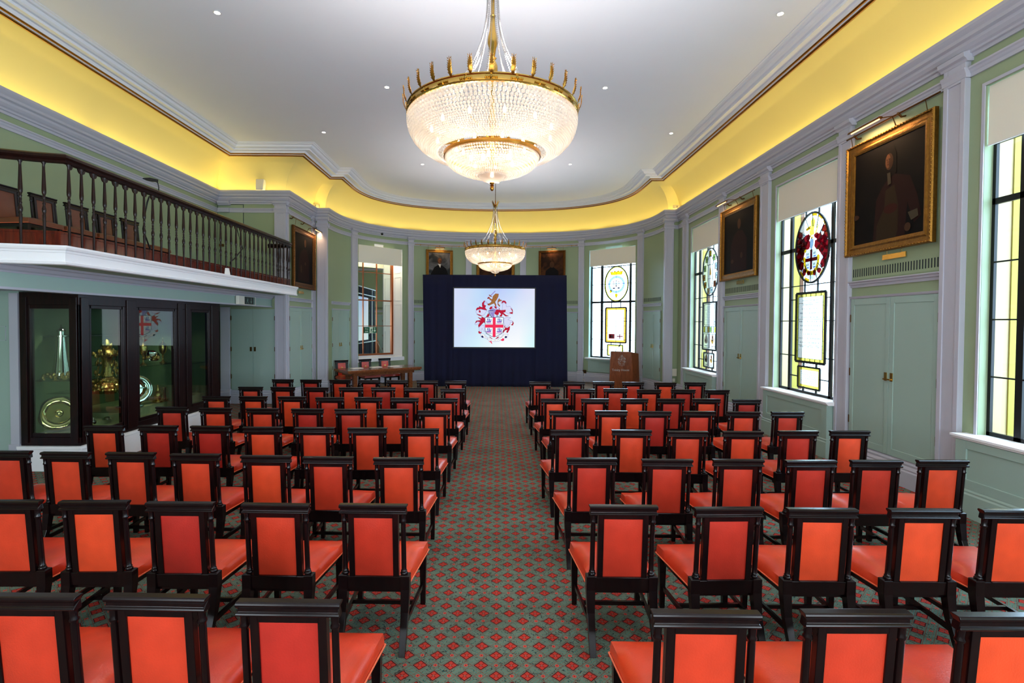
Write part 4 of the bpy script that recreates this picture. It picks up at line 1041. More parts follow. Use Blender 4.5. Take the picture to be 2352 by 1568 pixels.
silver('centrepiece', 'tall ornate silver-gilt centrepiece in tiers, middle of the cabinet', 'silver ornament',
       [(.30, 0), (.36, .01), (.38, .03), (.36, .05), (.28, .06), (.25, .10), (.2, .12), (.16, .2), (.10, .24), (.07, .35), (.07, .5), (.10, .58), (.2, .60), (.21, .62), (.15, .64), (.1, .70), (.07, .72), (.085, .77), (.07, .80), (.05, .82), (.04, .86), (.02, .88), (.0, .9)],
       (-6.88, 8.95, 1.042), extra=figs)
gob = [(.06, 0), (.062, .01), (.03, .03), (.012, .06), (.011, .10), (.022, .125), (.012, .15), (.02, .17), (.05, .20), (.068, .25), (.07, .31), (.066, .35), (.072, .355), (.06, .37), (.03, .40), (.012, .42), (.008, .47), (.002, .52)]
silver('covered_cup', 'gilt covered cup on the glass shelf, left of the shell dish', 'cup', gob, (-6.62, 9.50, 1.432))
silver('covered_cup', 'gilt covered cup on the glass shelf, right of the shell dish', 'cup', gob, (-6.62, 10.06, 1.432))
ax = Matrix.Rotation(math.radians(60), 4, 'Z') @ Matrix.Rotation(math.radians(50), 4, 'X')
silver('shell_dish', 'tilted ornate shell dish between the two covered cups', 'dish', [(0, 0), (.06, .01), (.11, .04), (.13, .07), (.135, .065), (.11, .03), (.06, -.005), (0, -.01)], (-6.66, 9.78, 1.55), 'silver', 18, axis=ax,
       extra=lambda t, c: rocks(t, (c[0], c[1], c[2]-.05), .12, 16, .1, 3))
ax = Matrix.Rotation(math.radians(52), 4, 'Z') @ Matrix.Rotation(math.radians(80), 4, 'X')
silver('sideboard_dish', 'big round silver dish leaning behind the cabinet\'s tall middle post', 'dish', [(0, 0), (.12, .002), (.15, .03), (.17, .04), (.25, .045), (.272, .04), (.27, .032), (.17, .025), (.15, .01), (.12, -.01), (0, -.012)], (-6.86, 9.62, .96), 'silver', 40, axis=ax)
silver('salver', 'flat silver salver on the base of the cabinet in front of the big dish', 'tray', [(.18, 0), (.21, .01), (.22, .02), (.21, .02), (.18, .012), (0, .01)], (-6.78, 9.36, .662), 'silver', 26)
silver('cruet', 'small silver-gilt casket with a pointed finial on the cabinet base', 'silver ornament', [(.07, 0), (.09, .01), (.09, .03), (.05, .05), (.06, .10), (.075, .15), (.06, .20), (.035, .22), (.04, .25), (.02, .29), (.008, .34), (0, .36)], (-6.66, 9.96, .662))
silver('tankard', 'tall cylindrical silver beaker at the right end of the cabinet base', 'cup', [(.06, 0), (.06, .02), (.048, .03), (.046, .24), (.05, .27), (.055, .28), (.05, .285), (0, .28)], (-6.64, 10.12, .662), 'silver')
silver('salt_cellar', 'small silver cup on the lower step of the cabinet base', 'cup', [(.05, 0), (.055, .01), (.03, .03), (.035, .06), (.05, .09), (.045, .12), (.02, .14), (.01, .17), (0, .18)], (-6.52, 8.18, .516), 'silver')
silver('salt_cellar', 'small round silver box beside the rosewater dish on the cabinet floor', 'box', [(.06, 0), (.07, .01), (.06, .03), (.03, .05), (0, .055)], (-6.60, 8.58, .582), 'silver')
silver('ewer', 'small dark silver jug in the right hand pane of the cabinet', 'jug', [(.05, 0), (.055, .01), (.03, .03), (.06, .08), (.065, .13), (.03, .19), (.04, .22), (.0, .23)], (-6.6, 10.7, .662), 'silver')
# exit sign box under the gallery
t = thing('exit_sign_box', 'white box with a dark running man sign hung on the beam under the gallery', 'sign', (-6.15, 12.4, 2.66))
mb = MB(); mb.box(-6.182, -6.10, 12.02, 12.85, 2.66, 2.865); mb.build('sign_box', M['plastic'], t, bevel=.006)
mb = MB(); mb.box(-6.10, -6.096, 12.28, 12.80, 2.675, 2.855); mb.build('sign_face', M['darksign'], t)
mb = MB()
for q in ([(12.42, 2.83), (12.44, 2.83), (12.44, 2.81), (12.42, 2.81)], [(12.40, 2.80), (12.45, 2.80), (12.43, 2.75), (12.39, 2.75)], [(12.39, 2.75), (12.41, 2.75), (12.37, 2.69), (12.36, 2.70)], [(12.42, 2.75), (12.44, 2.75), (12.47, 2.70), (12.46, 2.69)],
          [(12.585, 2.83), (12.61, 2.83), (12.61, 2.74), (12.585, 2.74)], [(12.55, 2.75), (12.64, 2.75), (12.598, 2.69)], [(12.72, 2.85), (12.78, 2.85), (12.78, 2.68), (12.72, 2.68)]):
    mb.poly([(-6.0945, y, z) for y, z in q])
mb.build('sign_symbols', mat('grey_sign_symbol', (120, 150, 140), .5), t)

# ---------------------------------------------------------------- projection screen and navy drape
def screen_glow():
    m = bpy.data.materials.new('projected_picture'); m.use_nodes = True
    nt = m.node_tree; nt.nodes.clear(); N = nt.nodes; L = nt.links
    o = N.new('ShaderNodeOutputMaterial'); e = N.new('ShaderNodeEmission'); tc = N.new('ShaderNodeTexCoord'); sp = N.new('ShaderNodeSeparateXYZ')
    L.new(tc.outputs['Generated'], sp.inputs[0])
    def ramp(src, stops):
        r = N.new('ShaderNodeValToRGB'); el = r.color_ramp.elements
        el[0].position, el[0].color = stops[0][0], lin(stops[0][1]); el[1].position, el[1].color = stops[-1][0], lin(stops[-1][1])
        for p, c in stops[1:-1]: q = el.new(p); q.color = lin(c)
        L.new(src, r.inputs['Fac']); return r.outputs['Color']
    low = ramp(sp.outputs[0], [(0, (206, 220, 250)), (.3, (214, 244, 253)), (.6, (250, 255, 255)), (.8, (252, 255, 255)), (1, (212, 250, 252))])
    top = ramp(sp.outputs[0], [(0, (214, 220, 248)), (.35, (188, 214, 250)), (.55, (184, 206, 250)), (.75, (200, 218, 250)), (1, (226, 226, 248))])
    mx = N.new('ShaderNodeMix'); mx.data_type = 'RGBA'; L.new(sp.outputs[2], mx.inputs['Factor']); L.new(low, mx.inputs['A']); L.new(top, mx.inputs['B'])
    nz = N.new('ShaderNodeTexNoise'); nz.inputs['Scale'].default_value = 1.3; L.new(tc.outputs['Object'], nz.inputs['Vector'])
    m2 = N.new('ShaderNodeMix'); m2.data_type = 'RGBA'; m2.blend_type = 'SOFT_LIGHT'; m2.inputs['Factor'].default_value = .3
    L.new(mx.outputs['Result'], m2.inputs['A']); L.new(nz.outputs['Color'], m2.inputs['B'])
    L.new(m2.outputs['Result'], e.inputs['Color']); e.inputs['Strength'].default_value = 1.0; L.new(e.outputs[0], o.inputs[0]); return m
SX0, SX1, SZ0, SZ1, SY = -1.53, 1.283, 1.405, 3.45, 17.80
scr = thing('projection_screen', 'bright projection screen showing a coat of arms on pale blue', 'screen', (0, SY, 0))
mb = MB(); mb.hexa([(SX0, SY, SZ0), (SX1, SY, SZ0), (SX1, SY+.012, SZ0), (SX0, SY+.012, SZ0), (SX0, SY, SZ1), (SX1, SY, SZ1), (SX1, SY+.012, SZ1), (SX0, SY+.012, SZ1)])
ss_o = mb.build('screen_surface', screen_glow(), scr)
def fromzoom(x, y): return (SX0+(x-30)/1812*(SX1-SX0), SZ1-(y-118)/1328*(SZ1-SZ0))
ARMS = [  # colour, outline in picture units
 ('crim', [(705, 395), (660, 450), (662, 520), (690, 565), (730, 545), (745, 500), (720, 500), (700, 470), (705, 430), (735, 405)]),
 ('wht', [(735, 402), (770, 430), (782, 470), (765, 450), (735, 430), (708, 450), (700, 480), (710, 430)]),
 ('crim', [(590, 520), (640, 540), (720, 550), (770, 605), (700, 600), (640, 580), (570, 590), (535, 625), (525, 590), (550, 555), (600, 545)]),
 ('wht', [(525, 625), (570, 595), (640, 590), (770, 615), (700, 720), (630, 740), (560, 700), (520, 660)]),
 ('crim', [(590, 605), (625, 625), (620, 665), (590, 655)]), ('crim', [(535, 700), (600, 710), (665, 740), (600, 735)]),
 ('crim', [(650, 755), (720, 790), (720, 900), (700, 880), (640, 940), (585, 1000), (575, 950), (620, 880), (560, 860), (505, 905), (530, 850), (640, 835), (565, 770), (650, 800)]),
 ('wht', [(505, 910), (560, 870), (610, 880), (560, 930), (520, 945), (495, 925)]),
 ('wht', [(590, 1000), (650, 940), (715, 960), (720, 1050), (740, 1110), (690, 1080), (660, 1020), (640, 1070), (660, 1110), (630, 1135), (600, 1080)]),
 ('crim', [(575, 1095), (600, 1085), (625, 1110), (655, 1110), (620, 1140), (590, 1135)]),
 ('crim', [(1100, 460), (1105, 410), (1140, 390), (1180, 400), (1205, 440), (1195, 465), (1165, 430), (1130, 425)]),
 ('wht', [(1130, 430), (1200, 465), (1205, 530), (1285, 515), (1340, 580), (1350, 640), (1310, 690), (1240, 690), (1180, 640), (1110, 600), (1120, 520)]),
 ('crim', [(1040, 600), (1100, 610), (1190, 600), (1180, 650), (1130, 660), (1200, 720), (1260, 735), (1190, 745), (1120, 690), (1100, 750), (1050, 750), (1090, 690), (1040, 650)]),
 ('crim', [(1270, 665), (1330, 650), (1350, 640), (1345, 690), (1300, 680)]), ('crim', [(1300, 555), (1345, 600), (1350, 650), (1330, 610)]),
 ('crim', [(950, 620), (1050, 560), (1030, 700), (1000, 720), (940, 690)]), ('crim', [(800, 680), (830, 720), (800, 760), (750, 760)]),
 ('wht', [(1150, 800), (1210, 765), (1305, 775), (1240, 820), (1330, 845), (1370, 890), (1300, 880), (1290, 930), (1220, 1000), (1170, 950), (1150, 880)]),
 ('crim', [(1345, 850), (1372, 900), (1350, 950), (1310, 940), (1340, 920), (1350, 890)]),
 ('crim', [(1170, 950), (1180, 1000), (1230, 1010), (1285, 970), (1280, 1040), (1235, 1120), (1205, 1100), (1240, 1050), (1180, 1060), (1130, 1130), (1140, 1070), (1180, 1020), (1160, 980)]),
 ('brn', [(905, 290), (960, 235), (1030, 240), (1020, 300), (985, 370), (950, 420), (980, 500), (960, 520), (930, 450), (880, 470), (820, 500), (790, 470), (850, 440), (890, 380), (895, 330)]),
 ('brn', [(1010, 400), (1040, 340), (1060, 370), (1110, 385), (1050, 410), (1025, 420), (1020, 460), (1060, 500), (1050, 530), (1010, 480)]),
 ('brn', [(880, 400), (830, 370), (800, 320), (815, 310), (850, 350), (900, 370)]),
 ('dkr', [(770, 345), (800, 305), (825, 325), (800, 355)]), ('dkr', [(945, 310), (965, 310), (955, 335)]), ('dkr', [(780, 470), (800, 455), (815, 505), (785, 490)]),
 ('lil', [(835, 280), (950, 165), (960, 180), (855, 290)]), ('brn', [(815, 255), (880, 300), (870, 308), (820, 285)]),
 ('crim', [(820, 580), (850, 530), (900, 525), (890, 565), (850, 590)]), ('wht', [(890, 528), (940, 520), (930, 560), (890, 570)]), ('crim', [(940, 520), (990, 530), (985, 580), (945, 555)]), ('wht', [(990, 530), (1040, 560), (1030, 600), (985, 580)]),
 ('lil', [(800, 620), (900, 570), (975, 590), (960, 640), (930, 680), (940, 780), (890, 800), (850, 700), (800, 650)]),
 ('nvy', [(800, 620), (915, 618), (915, 632), (800, 632)]), ('wht', [(790, 634), (920, 634), (918, 650), (795, 652)]), ('nvy', [(815, 655), (890, 780), (878, 785), (805, 665)]), ('wht', [(835, 655), (900, 770), (890, 775), (825, 660)]),
 ('grn', [(960, 750), (1000, 725), (1050, 755)]),
 ('ink', [(722, 765), (1146, 765), (1140, 1080), (1090, 1150), (1000, 1200), (932, 1222), (860, 1200), (770, 1150), (728, 1080)]),
 ('shw', [(732, 775), (1137, 775), (1131, 1076), (1083, 1142), (996, 1190), (932, 1212), (866, 1190), (778, 1142), (737, 1076)]),
 ('red', [(900, 775), (966, 775), (966, 1205), (932, 1216), (900, 1208)]), ('red', [(727, 935), (1136, 935), (1136, 1003), (727, 1003)]),
 ('scr', [(625, 1150), (700, 1150), (780, 1230), (932, 1270), (1080, 1230), (1150, 1150), (1250, 1150), (1230, 1230), (1130, 1250), (1040, 1310), (932, 1322), (830, 1305), (740, 1240), (650, 1230)]),
 ('nvy', [(640, 1200), (665, 1180), (690, 1200), (700, 1230), (660, 1232)]), ('nvy', [(1170, 1210), (1195, 1188), (1225, 1200), (1215, 1235), (1175, 1235)]),
 ('crim', [(820, 1208), (850, 1220), (895, 1258), (860, 1240)]), ('crim', [(1050, 1208), (1010, 1215), (968, 1255), (1010, 1240)]),
 ('red', [(1130, 1235), (1165, 1270), (1150, 1300), (1110, 1305), (1070, 1275), (1110, 1265)]), ('red', [(800, 1325), (870, 1305), (895, 1375), (870, 1360), (850, 1330)]),
]
AC_ = dict(crim=(190, 30, 60), red=(244, 50, 90), wht=(216, 220, 248), brn=(160, 110, 62), dkr=(150, 34, 40), lil=(150, 140, 205), nvy=(36, 40, 92), grn=(80, 120, 140), ink=(60, 60, 120), shw=(240, 252, 255), scr=(250, 252, 250), shp=(110, 110, 190), shq=(226, 160, 220))
ACM = {k: emis('picture_'+k, c, 1.) for k, c in AC_.items()}; ACK = list(AC_)
def arms_mesh(fn, name, parent, mats, ships=True):
    """fn maps picture units and a layer number to a point"""
    mb = MB()
    for L, (c, pts) in enumerate(ARMS):
        mb.cur = ACK.index(c); mb.poly([fn(x, y, L) for x, y in pts])
        if c in ('wht', 'crim', 'brn', 'scr'):
            mb.cur = ACK.index('lil' if c in ('wht', 'scr') else 'dkr')
            for (ax, ay), (bx, by) in zip(pts, pts[1:]+pts[:1]):
                l = math.hypot(bx-ax, by-ay) or 1; nx, ny = -(by-ay)/l*3, (bx-ax)/l*3
                mb.poly([fn(x, y, L+.4) for x, y in ((ax-nx, ay-ny), (bx-nx, by-ny), (bx+nx, by+ny), (ax+nx, ay+ny))])
    for (bx, by) in ((812, 850), (1050, 850), (812, 1070), (1050, 1070)):
        mb.cur = ACK.index('shp')
        for q in ([(-60, 10), (55, 0), (45, 45), (-45, 45)], [(-35, -60), (-20, -60), (-15, -10), (-40, 0)], [(0, -45), (20, -55), (25, 0), (0, 5)], [(40, -35), (58, -40), (55, 0), (38, 0)], [(-3, -80), (5, -80), (5, 10), (-3, 10)]):
            mb.poly([fn(bx+x, by+y, 60) for x, y in q])
        mb.cur = ACK.index('shq'); mb.poly([fn(bx+x, by+y, 62) for x, y in ((-45, 30), (45, 25), (40, 52), (-40, 52))])
        for k in range(3): mb.cur = ACK.index('ink'); mb.poly([fn(bx+x, by+y, 60) for x, y in ((-75, 55+k*11), (75, 55+k*11), (75, 58+k*11), (-75, 58+k*11))])
    mb.build(name, mats, parent)
arms_mesh(lambda x, y, L: (fromzoom(x, y)[0], SY-.004-.0004*L, fromzoom(x, y)[1]), 'coat_of_arms', ss_o, [ACM[k] for k in ACK])
motto = 'TRINITAS IN UNITATE'
for i, ch in enumerate(motto):
    if ch == ' ': continue
    px = 700+464*i/(len(motto)-1); py = 1296-118*((px-932)/240)**2; sl_ = .0041*(px-932)*1.0
    X_, Z_ = fromzoom(px-10, py+8)
    text_mb(ch, .05, Matrix.Translation((X_, SY-.036, Z_)) @ Matrix.Rotation(-math.atan(sl_), 4, 'Y') @ Matrix.Rotation(PI/2, 4, 'X'), ACM['ink'], 'motto_letter', ss_o, ext=.0003)
mb = MB()
for q in ((SX0-.04, SX0, SZ0-.04, SZ1+.04), (SX1, SX1+.04, SZ0-.04, SZ1+.04), (SX0, SX1, SZ1, SZ1+.04), (SX0, SX1, SZ0-.04, SZ0)): mb.box(q[0], q[1], SY+.005, SY+.04, q[2], q[3])
mb.build('screen_border', M['black'], scr)
mb = MB()
for x in (-2.56, SX0-.1, SX1+.1, 2.34): mb.box(x-.02, x+.02, SY+.16, SY+.20, 0, 3.9)
for z in (SZ0-.12, SZ1+.08, 3.86): mb.box(-2.58, 2.36, SY+.16, SY+.20, z, z+.04)
for x in (-2.56, 2.34): mb.box(x-.02, x+.02, SY-.0, SY+.9, 0, .03); mb.tube([(x, SY+.85, .02), (x, SY+.2, 1.3)], .012)
mb.build('rear_frame', M['plastic'], scr)
# drape
dr = thing('stage_drape', 'navy blue drape hung around the projection screen down to the carpet', 'curtain', (0, 17.9, 0))
def folds(mb, x0, x1, z0, z1, dx0=0, dx1=0, amp=.03, nx=None, seed=0, y=17.885):
    nx = nx or max(8, int((x1-x0)*30)); nz = 10; R = random.Random(seed); ph = [R.uniform(0, 6) for _ in range(4)]; g = []
    for j in range(nz+1):
        v = j/nz; row = []
        for i in range(nx+1):
            u = i/nx; x = x0+(x1-x0)*u; t = (1-v)
            sp = x+(dx0*(1-u)+dx1*u)*t
            d = amp*(.25+.75*t)*(math.sin(x*17+ph[0])+.6*math.sin(x*29+ph[1]+t)+.5*math.sin(x*7+ph[2]+t*.7))
            row.append(Vector((sp, y+d*.5, z0+(z1-z0)*v)))
        g.append(row)
    b = len(mb.v); mb.v += [p for r in g for p in r]
    for j in range(nz):
        for i in range(nx): q = b+j*(nx+1)+i; mb.f.append([q, q+1, q+nx+2, q+nx+1]); mb.mi.append(0)
for nm, a in (('side_panel', (-2.64, SX0-.02, .01, 3.93, .06, 0)), ('side_panel', (SX1+.02, 2.40, .01, 3.93, 0, .06)), ('valance', (SX0-.05, SX1+.05, SZ1+.02, 3.93)), ('skirt', (SX0-.05, SX1+.05, .01, SZ0-.02))):
    mb = MB(); folds(mb, *a, seed=len(nm)+int(a[0]*3), amp=.02 if nm == 'valance' else .035); o = mb.build(nm, M['navy'], dr, smooth=80)
    sd = o.modifiers.new('solid', 'SOLIDIFY'); sd.thickness = .006

# ---------------------------------------------------------------- table
F0 = Vector((-4.54, 15.40)); tz = .77
t = thing('conference_table', 'long walnut table with thick top standing at an angle in the left of the apse', 'table', (-3.9, 16.65, 0))
def tp(u, w): p = F0+TD*u+TP*w; return p
def tbox(mb, u0, u1, w0, w1, z0, z1):
    q = [tp(u0, w0), tp(u1, w0), tp(u1, w1), tp(u0, w1)]; mb.hexa([(p.x, p.y, z0) for p in q]+[(p.x, p.y, z1) for p in q])
mb = MB(); tbox(mb, 0, 2.6, 0, 1.06, .70, .77); tbox(mb, .03, 2.57, .03, 1.03, .665, .70); mb.build('table_top', M['oak'], t, bevel=.008)
mb = MB(); tbox(mb, .2, 2.4, .16, .19, .58, .68); tbox(mb, .2, 2.4, .87, .9, .58, .68); tbox(mb, .2, .23, .16, .9, .58, .68); tbox(mb, 2.37, 2.4, .16, .9, .58, .68); mb.build('apron', M['oak'], t)
for u in (.25, 2.2):
    for w in (.14, .64): mb = MB(); tbox(mb, u, u+.13, w, w+.12, 0, .665); mb.build('leg', M['oak'], t, bevel=.006)
mb = MB(); tbox(mb, .30, .33, .2, .70, .10, .17); tbox(mb, 2.26, 2.29, .2, .70, .10, .17); tbox(mb, .32, 2.28, .42, .48, .10, .16); mb.build('stretcher', M['oak'], t)
for i, (u, lab) in enumerate(((.44, 'white notepad on the walnut table, nearest the viewer\'s left'), (1.1, 'white notepad at the middle of the walnut table'), (1.75, 'white papers on the walnut table, nearest the drape'))):
    mb = MB(); tbox(mb, u, u+.36, .60, .84, .7705, .776); tbox(mb, u+.01, u+.35, .61, .83, .776, .784)
    mb.solo('notepad', M['paper'], lab, 'notepad', 'notepads on the table')

# ---------------------------------------------------------------- lectern
t = thing('lectern', 'walnut lectern with engraved arms and Trinity House lettering under the window', 'lectern', (4.3, 17.3, 0))
mb = MB()
bot = [(3.74, 17.02), (4.60, 17.08), (4.84, 17.30), (4.86, 17.62), (3.86, 17.62)]
top = [(3.79, 17.06), (4.50, 17.11), (4.80, 17.34), (4.82, 17.60), (3.88, 17.60)]
tzs = [1.325, 1.30, 1.235, 1.19, 1.28]
mb.loft([[(x, y, .0) for x, y in bot], [(x, y, z) for (x, y), z in zip(top, tzs)]]); mb.build('body', M['lect'], t, bevel=.012)
mb = MB(); mb.loft([[(3.90, 17.20, 1.29), (4.5, 17.22, 1.275), (4.7, 17.55, 1.21), (3.95, 17.55, 1.275)], [(3.90, 17.20, 1.315), (4.5, 17.22, 1.30), (4.7, 17.55, 1.235), (3.95, 17.55, 1.30)]]); mb.build('reading_top', M['black'], t)
lg = mat('engraved_grey', (150, 128, 118), .5)
lm = [lg]*len(ACK); lm[ACK.index('shw')] = M['lect']; lm[ACK.index('scr')] = mat('engraved_brown', (132, 84, 60), .5); lm[ACK.index('ink')] = lg; lm[ACK.index('red')] = M['lect']; lm[ACK.index('crim')] = lm[ACK.index('scr')]
fa = Vector((3.765, 17.04, .66)); fdir = (Vector((4.55, 17.095, .66))-fa); fdir.z = 0; fdir.normalize(); fdn = Vector((fdir.y, -fdir.x, 0))
def fpt(u, z, e): return fa+fdir*u+Vector((0, .03*(z-.66), z-.66))+fdn*e
arms_mesh(lambda x, y, L: fpt(.40+(x-932)/1300*.42, 1.22-(y-165)/1220*.42, .008+.0002*L), 'engraved_arms', t, lm)
Rm = Matrix(((fdir.x, 0, fdn.x), (fdir.y, 0, fdn.y), (0, 1, 0))).to_4x4()
text_mb('Trinity House', .106, Matrix.Translation(fpt(.06, .66, .012)) @ Matrix.Rotation(0, 4, 'Z') @ Rm, mat('lettering_grey', (190, 180, 172), .5), 'lettering', t)
mb = MB(); p = fpt(.66, .62, .008); mb.lathe([(.008, 0), (.008, .01)], tuple(p), 8); mb.build('screw_cap', M['brass'], t)
t = thing('microphone', 'slim black gooseneck microphone rising from the lectern top', 'microphone', (4.02, 17.3, 1.32))
mb = MB(); mb.tube([(3.99, 17.28, 1.316), (4.02, 17.26, 1.35), (4.07, 17.24, 1.42), (4.12, 17.22, 1.50)], .006); mb.build('gooseneck', M['black'], t, smooth=True)
mb = MB(); mb.tube([(4.09, 17.235, 1.46), (4.12, 17.22, 1.50), (4.15, 17.205, 1.55)], .02, 10, rr=[.012, .022, .014]); mb.build('capsule', M['black'], t, smooth=True)

# ---------------------------------------------------------------- chandeliers
CH = (-.065, 5.12)
def make_chandelier():
    t = thing('chandelier', 'x', 'chandelier', (CH[0], CH[1], 3.58), group='crystal bowl chandeliers')
    cx, cy = CH; C = (cx, cy, 0)
    mb = MB(); R = .835
    mb.loft([[(cx+r*math.cos(2*PI*j/72), cy+r*math.sin(2*PI*j/72), z) for r, z in ((R-.03, 4.27), (R+.004, 4.265), (R+.010, 4.275), (R+.002, 4.285), (R+.002, 4.320), (R+.012, 4.328), (R+.010, 4.338), (R-.03, 4.338))] for j in range(73)])
    rim_o = mb.build('rim_band', M['brass'], t, smooth=40)
    src = None
    for k in range(24):
        if src is not None: o = dup(src, rim_o); o.rotation_euler = (0, 0, 2*PI*k/24); continue
        mb = MB()
        for q in range(-3, 4):
            b = q*.019; s = .010 if q else .016
            mb.bead((R*math.cos(b)+.003, R*math.sin(b), 4.302-3.58), s*.8, s*(.6 if q else 1)*1.3)
        mb.box(R-.002, R+.006, -.055, .055, 4.297-3.58, 4.307-3.58)
        src = mb.build('band_ornament', M['brass'], rim_o, raw=True)
    # leaves
    src = None
    for k in range(30):
        a = 2*PI*(k+.02)/30-PI/2
        if src is None:
            mb = MB(); pr = []
            for i in range(9):
                v = i/8; w = .021*math.sin(PI*min(1, .12+v*.95))**.7*(1-.25*v); x = .012+.045*math.sin(v*PI*.9)*.6+.05*max(0, v-.7)*1.6; z = 4.33+.15*v
                pr.append([(R+x, -w, z), (R+x+.006, 0, z+.004), (R+x, w, z), (R+x-.004, 0, z)])
            mb.loft(pr)
            for i in range(1, 8):
                v = i/8; x = .012+.045*math.sin(v*PI*.9)*.6+.05*max(0, v-.7)*1.6; z = 4.33+.15*v
                for sg in (-1, 1): mb.tube([(R+x, sg*.012, z), (R+x+.006, sg*.026*(1-.3*v), z+.014)], .004, 4, rr=[.005, .0015])
            mb.v = [Matrix.Rotation(a, 4, 'Z') @ p for p in mb.v]
            for p in mb.v: p.z -= 3.58
            src = mb.build('leaf', M['gold'], t, raw=True, smooth=60); a0 = a
        else:
            o = dup(src, t); o.rotation_euler = (0, 0, a-a0)
    def curve(pts, s):
        L = [0]
        for a, b in zip(pts, pts[1:]): L.append(L[-1]+math.hypot(b[0]-a[0], b[1]-a[1]))
        s = min(max(s, 0), 1)*L[-1]
        for i in range(len(L)-1):
            if s <= L[i+1]+1e-9:
                k = (s-L[i])/max(1e-9, L[i+1]-L[i]); return (pts[i][0]+(pts[i+1][0]-pts[i][0])*k, pts[i][1]+(pts[i+1][1]-pts[i][1])*k)
    T1 = [(.825, 4.245), (.825, 4.20), (.81, 4.13), (.775, 4.06), (.72, 4.0), (.64, 3.95), (.55, 3.925), (.48, 3.912)]
    T2 = [(.462, 3.885), (.445, 3.845), (.405, 3.805), (.35, 3.775), (.27, 3.745), (.19, 3.725), (.14, 3.715)]
    rows = []; s = 0
    for k in range(21):
        sz = .0205-.0100*min(1, k/8); rows.append((T1, s, sz)); s += (.046-.022*min(1, k/7))/.65
    s = 0
    for k in range(15): rows.append((T2, s, .012-.003*k/15)); s += .0275/.385
    rr = random.Random(2)
    for T, s, sz in rows:
        if s > 1.02: continue
        r, z = curve(T, s); n = max(8, int(2*PI*r/(sz*2.12))); mb = MB(); ph = rr.uniform(0, 1)
        for j in range(n):
            a = 2*PI*(j+ph)/n; mb.bead((cx+r*math.cos(a), cy+r*math.sin(a), z), sz, sz*1.15, 6)
        mb.build('bead_strand', M['crystal'], t)
    mb = MB()
    for (r, z) in ((.49, 3.905), (.485, 3.90)): pass
    mb.loft([[(cx+r*math.cos(2*PI*j/48), cy+r*math.sin(2*PI*j/48), z) for r, z in ((.455, 3.893), (.482, 3.893), (.486, 3.925), (.455, 3.925))] for j in range(49)])
    mb.build('middle_band', M['gold'], t, smooth=40)
    mb = MB(); mb.lathe([(.0, 3.648), (.05, 3.652), (.09, 3.668), (.118, 3.692), (.13, 3.72), (.133, 3.735), (.12, 3.735), (.0, 3.70)], C, 28); mb.build('bottom_cup', M['crystal'], t, smooth=40)
    mb = MB(); mb.lathe([(.13, 3.728), (.14, 3.732), (.14, 3.748), (.12, 3.748)], C, 28); mb.lathe([(.0, 3.565), (.010, 3.57), (.018, 3.582), (.020, 3.60), (.014, 3.612), (.022, 3.62), (.012, 3.628), (.024, 3.640), (.024, 3.648), (.0, 3.652)], C, 12); mb.build('finial', M['gold'], t, smooth=50)
    # stem
    mb = MB(); mb.lathe([(.01, 3.75), (.02, 3.9), (.03, 4.2), (.05, 4.25), (.034, 4.32), (.026, 4.42), (.028, 4.55), (.045, 4.62), (.028, 4.66), (.052, 4.72), (.05, 4.80), (.026, 4.86), (.04, 4.875), (.022, 4.89), (.030, 4.93), (.034, 4.97), (.052, 5.02), (.050, 5.08), (.034, 5.14),
                         (.024, 5.22), (.022, 5.28), (.028, 5.29), (.018, 5.31), (.018, 5.46), (.05, 5.50), (.062, 5.52), (.075, 5.545), (.06, 5.56), (.02, 5.57), (.012, 5.62), (.012, 5.66)], C, 16); mb.build('stem', M['brass'], t, smooth=50)
    mb = MB()
    for k in range(8):
        a = 2*PI*k/8; R3 = []
        for i in range(5):
            v = i/4; r = .066+.05*v**1.5; w = .022*(1-.5*v); z = 5.54+.11*v
            ca, sa = math.cos(a), math.sin(a)
            R3.append([(cx+r*ca-w*sa, cy+r*sa+w*ca, z), (cx+r*ca+w*sa, cy+r*sa-w*ca, z), (cx+(r-.006)*ca+w*sa, cy+(r-.006)*sa-w*ca, z), (cx+(r-.006)*ca-w*sa, cy+(r-.006)*sa+w*ca, z)])
        mb.loft(R3)
    mb.build('crown', M['gold'], t, smooth=40)
    # strings of crystal falling from the crown
    src = None
    for k in range(14):
        a = 2*PI*(k+.25)/14
        if src is None:
            mb = MB(); n = 62
            for i in range(n):
                v = i/(n-1); r = .055+.50*v**2.3; z = 5.50-1.15*v
                mb.bead((r*math.cos(a), r*math.sin(a), z-3.58), .0085, .0095, 5)
            src = mb.build('crystal_string', M['crystalclear'], t, raw=True); a0 = a
        else: o = dup(src, t); o.rotation_euler = (0, 0, a-a0)
    # lamps inside
    mb = MB(); pos = []
    for n, r, z in ((12, .60, 4.13), (8, .34, 4.0), (6, .22, 3.86)):
        for k in range(n):
            a = 2*PI*(k+.37)/n; pos.append((cx+r*math.cos(a), cy+r*math.sin(a), z))
    mb.lathe([(.0, -.03), (.012, -.02), (.017, 0), (.010, .025), (0, .04)], (0, 0, 0), 8); bulb = mb.build('candle_bulb', M['bulb'], t, raw=True)
    for i, p in enumerate(pos):
        o = bulb if i == 0 else dup(bulb, t); o.location = (p[0]-cx, p[1]-cy, p[2]-3.58)
    mb = MB()
    for p in pos: mb.tube([(cx, cy, p[2]-.03), (p[0], p[1], p[2]-.045), (p[0], p[1], p[2]-.02)], .006, 5)
    mb.build('lamp_arm', M['brass'], t)
    mb = MB()
    for k in range(60):
        z = 5.64+.0205*k
        if z > 6.70: break
        rot = k % 2
        for j in range(8):
            a1, a2 = 2*PI*j/8, 2*PI*(j+1)/8
            f = (lambda a: (cx+.010*math.cos(a)*(1-rot), cy+.010*math.cos(a)*rot, z+.016*math.sin(a)))
            mb.tube([f(a1), f(a2)], .0035, 4)
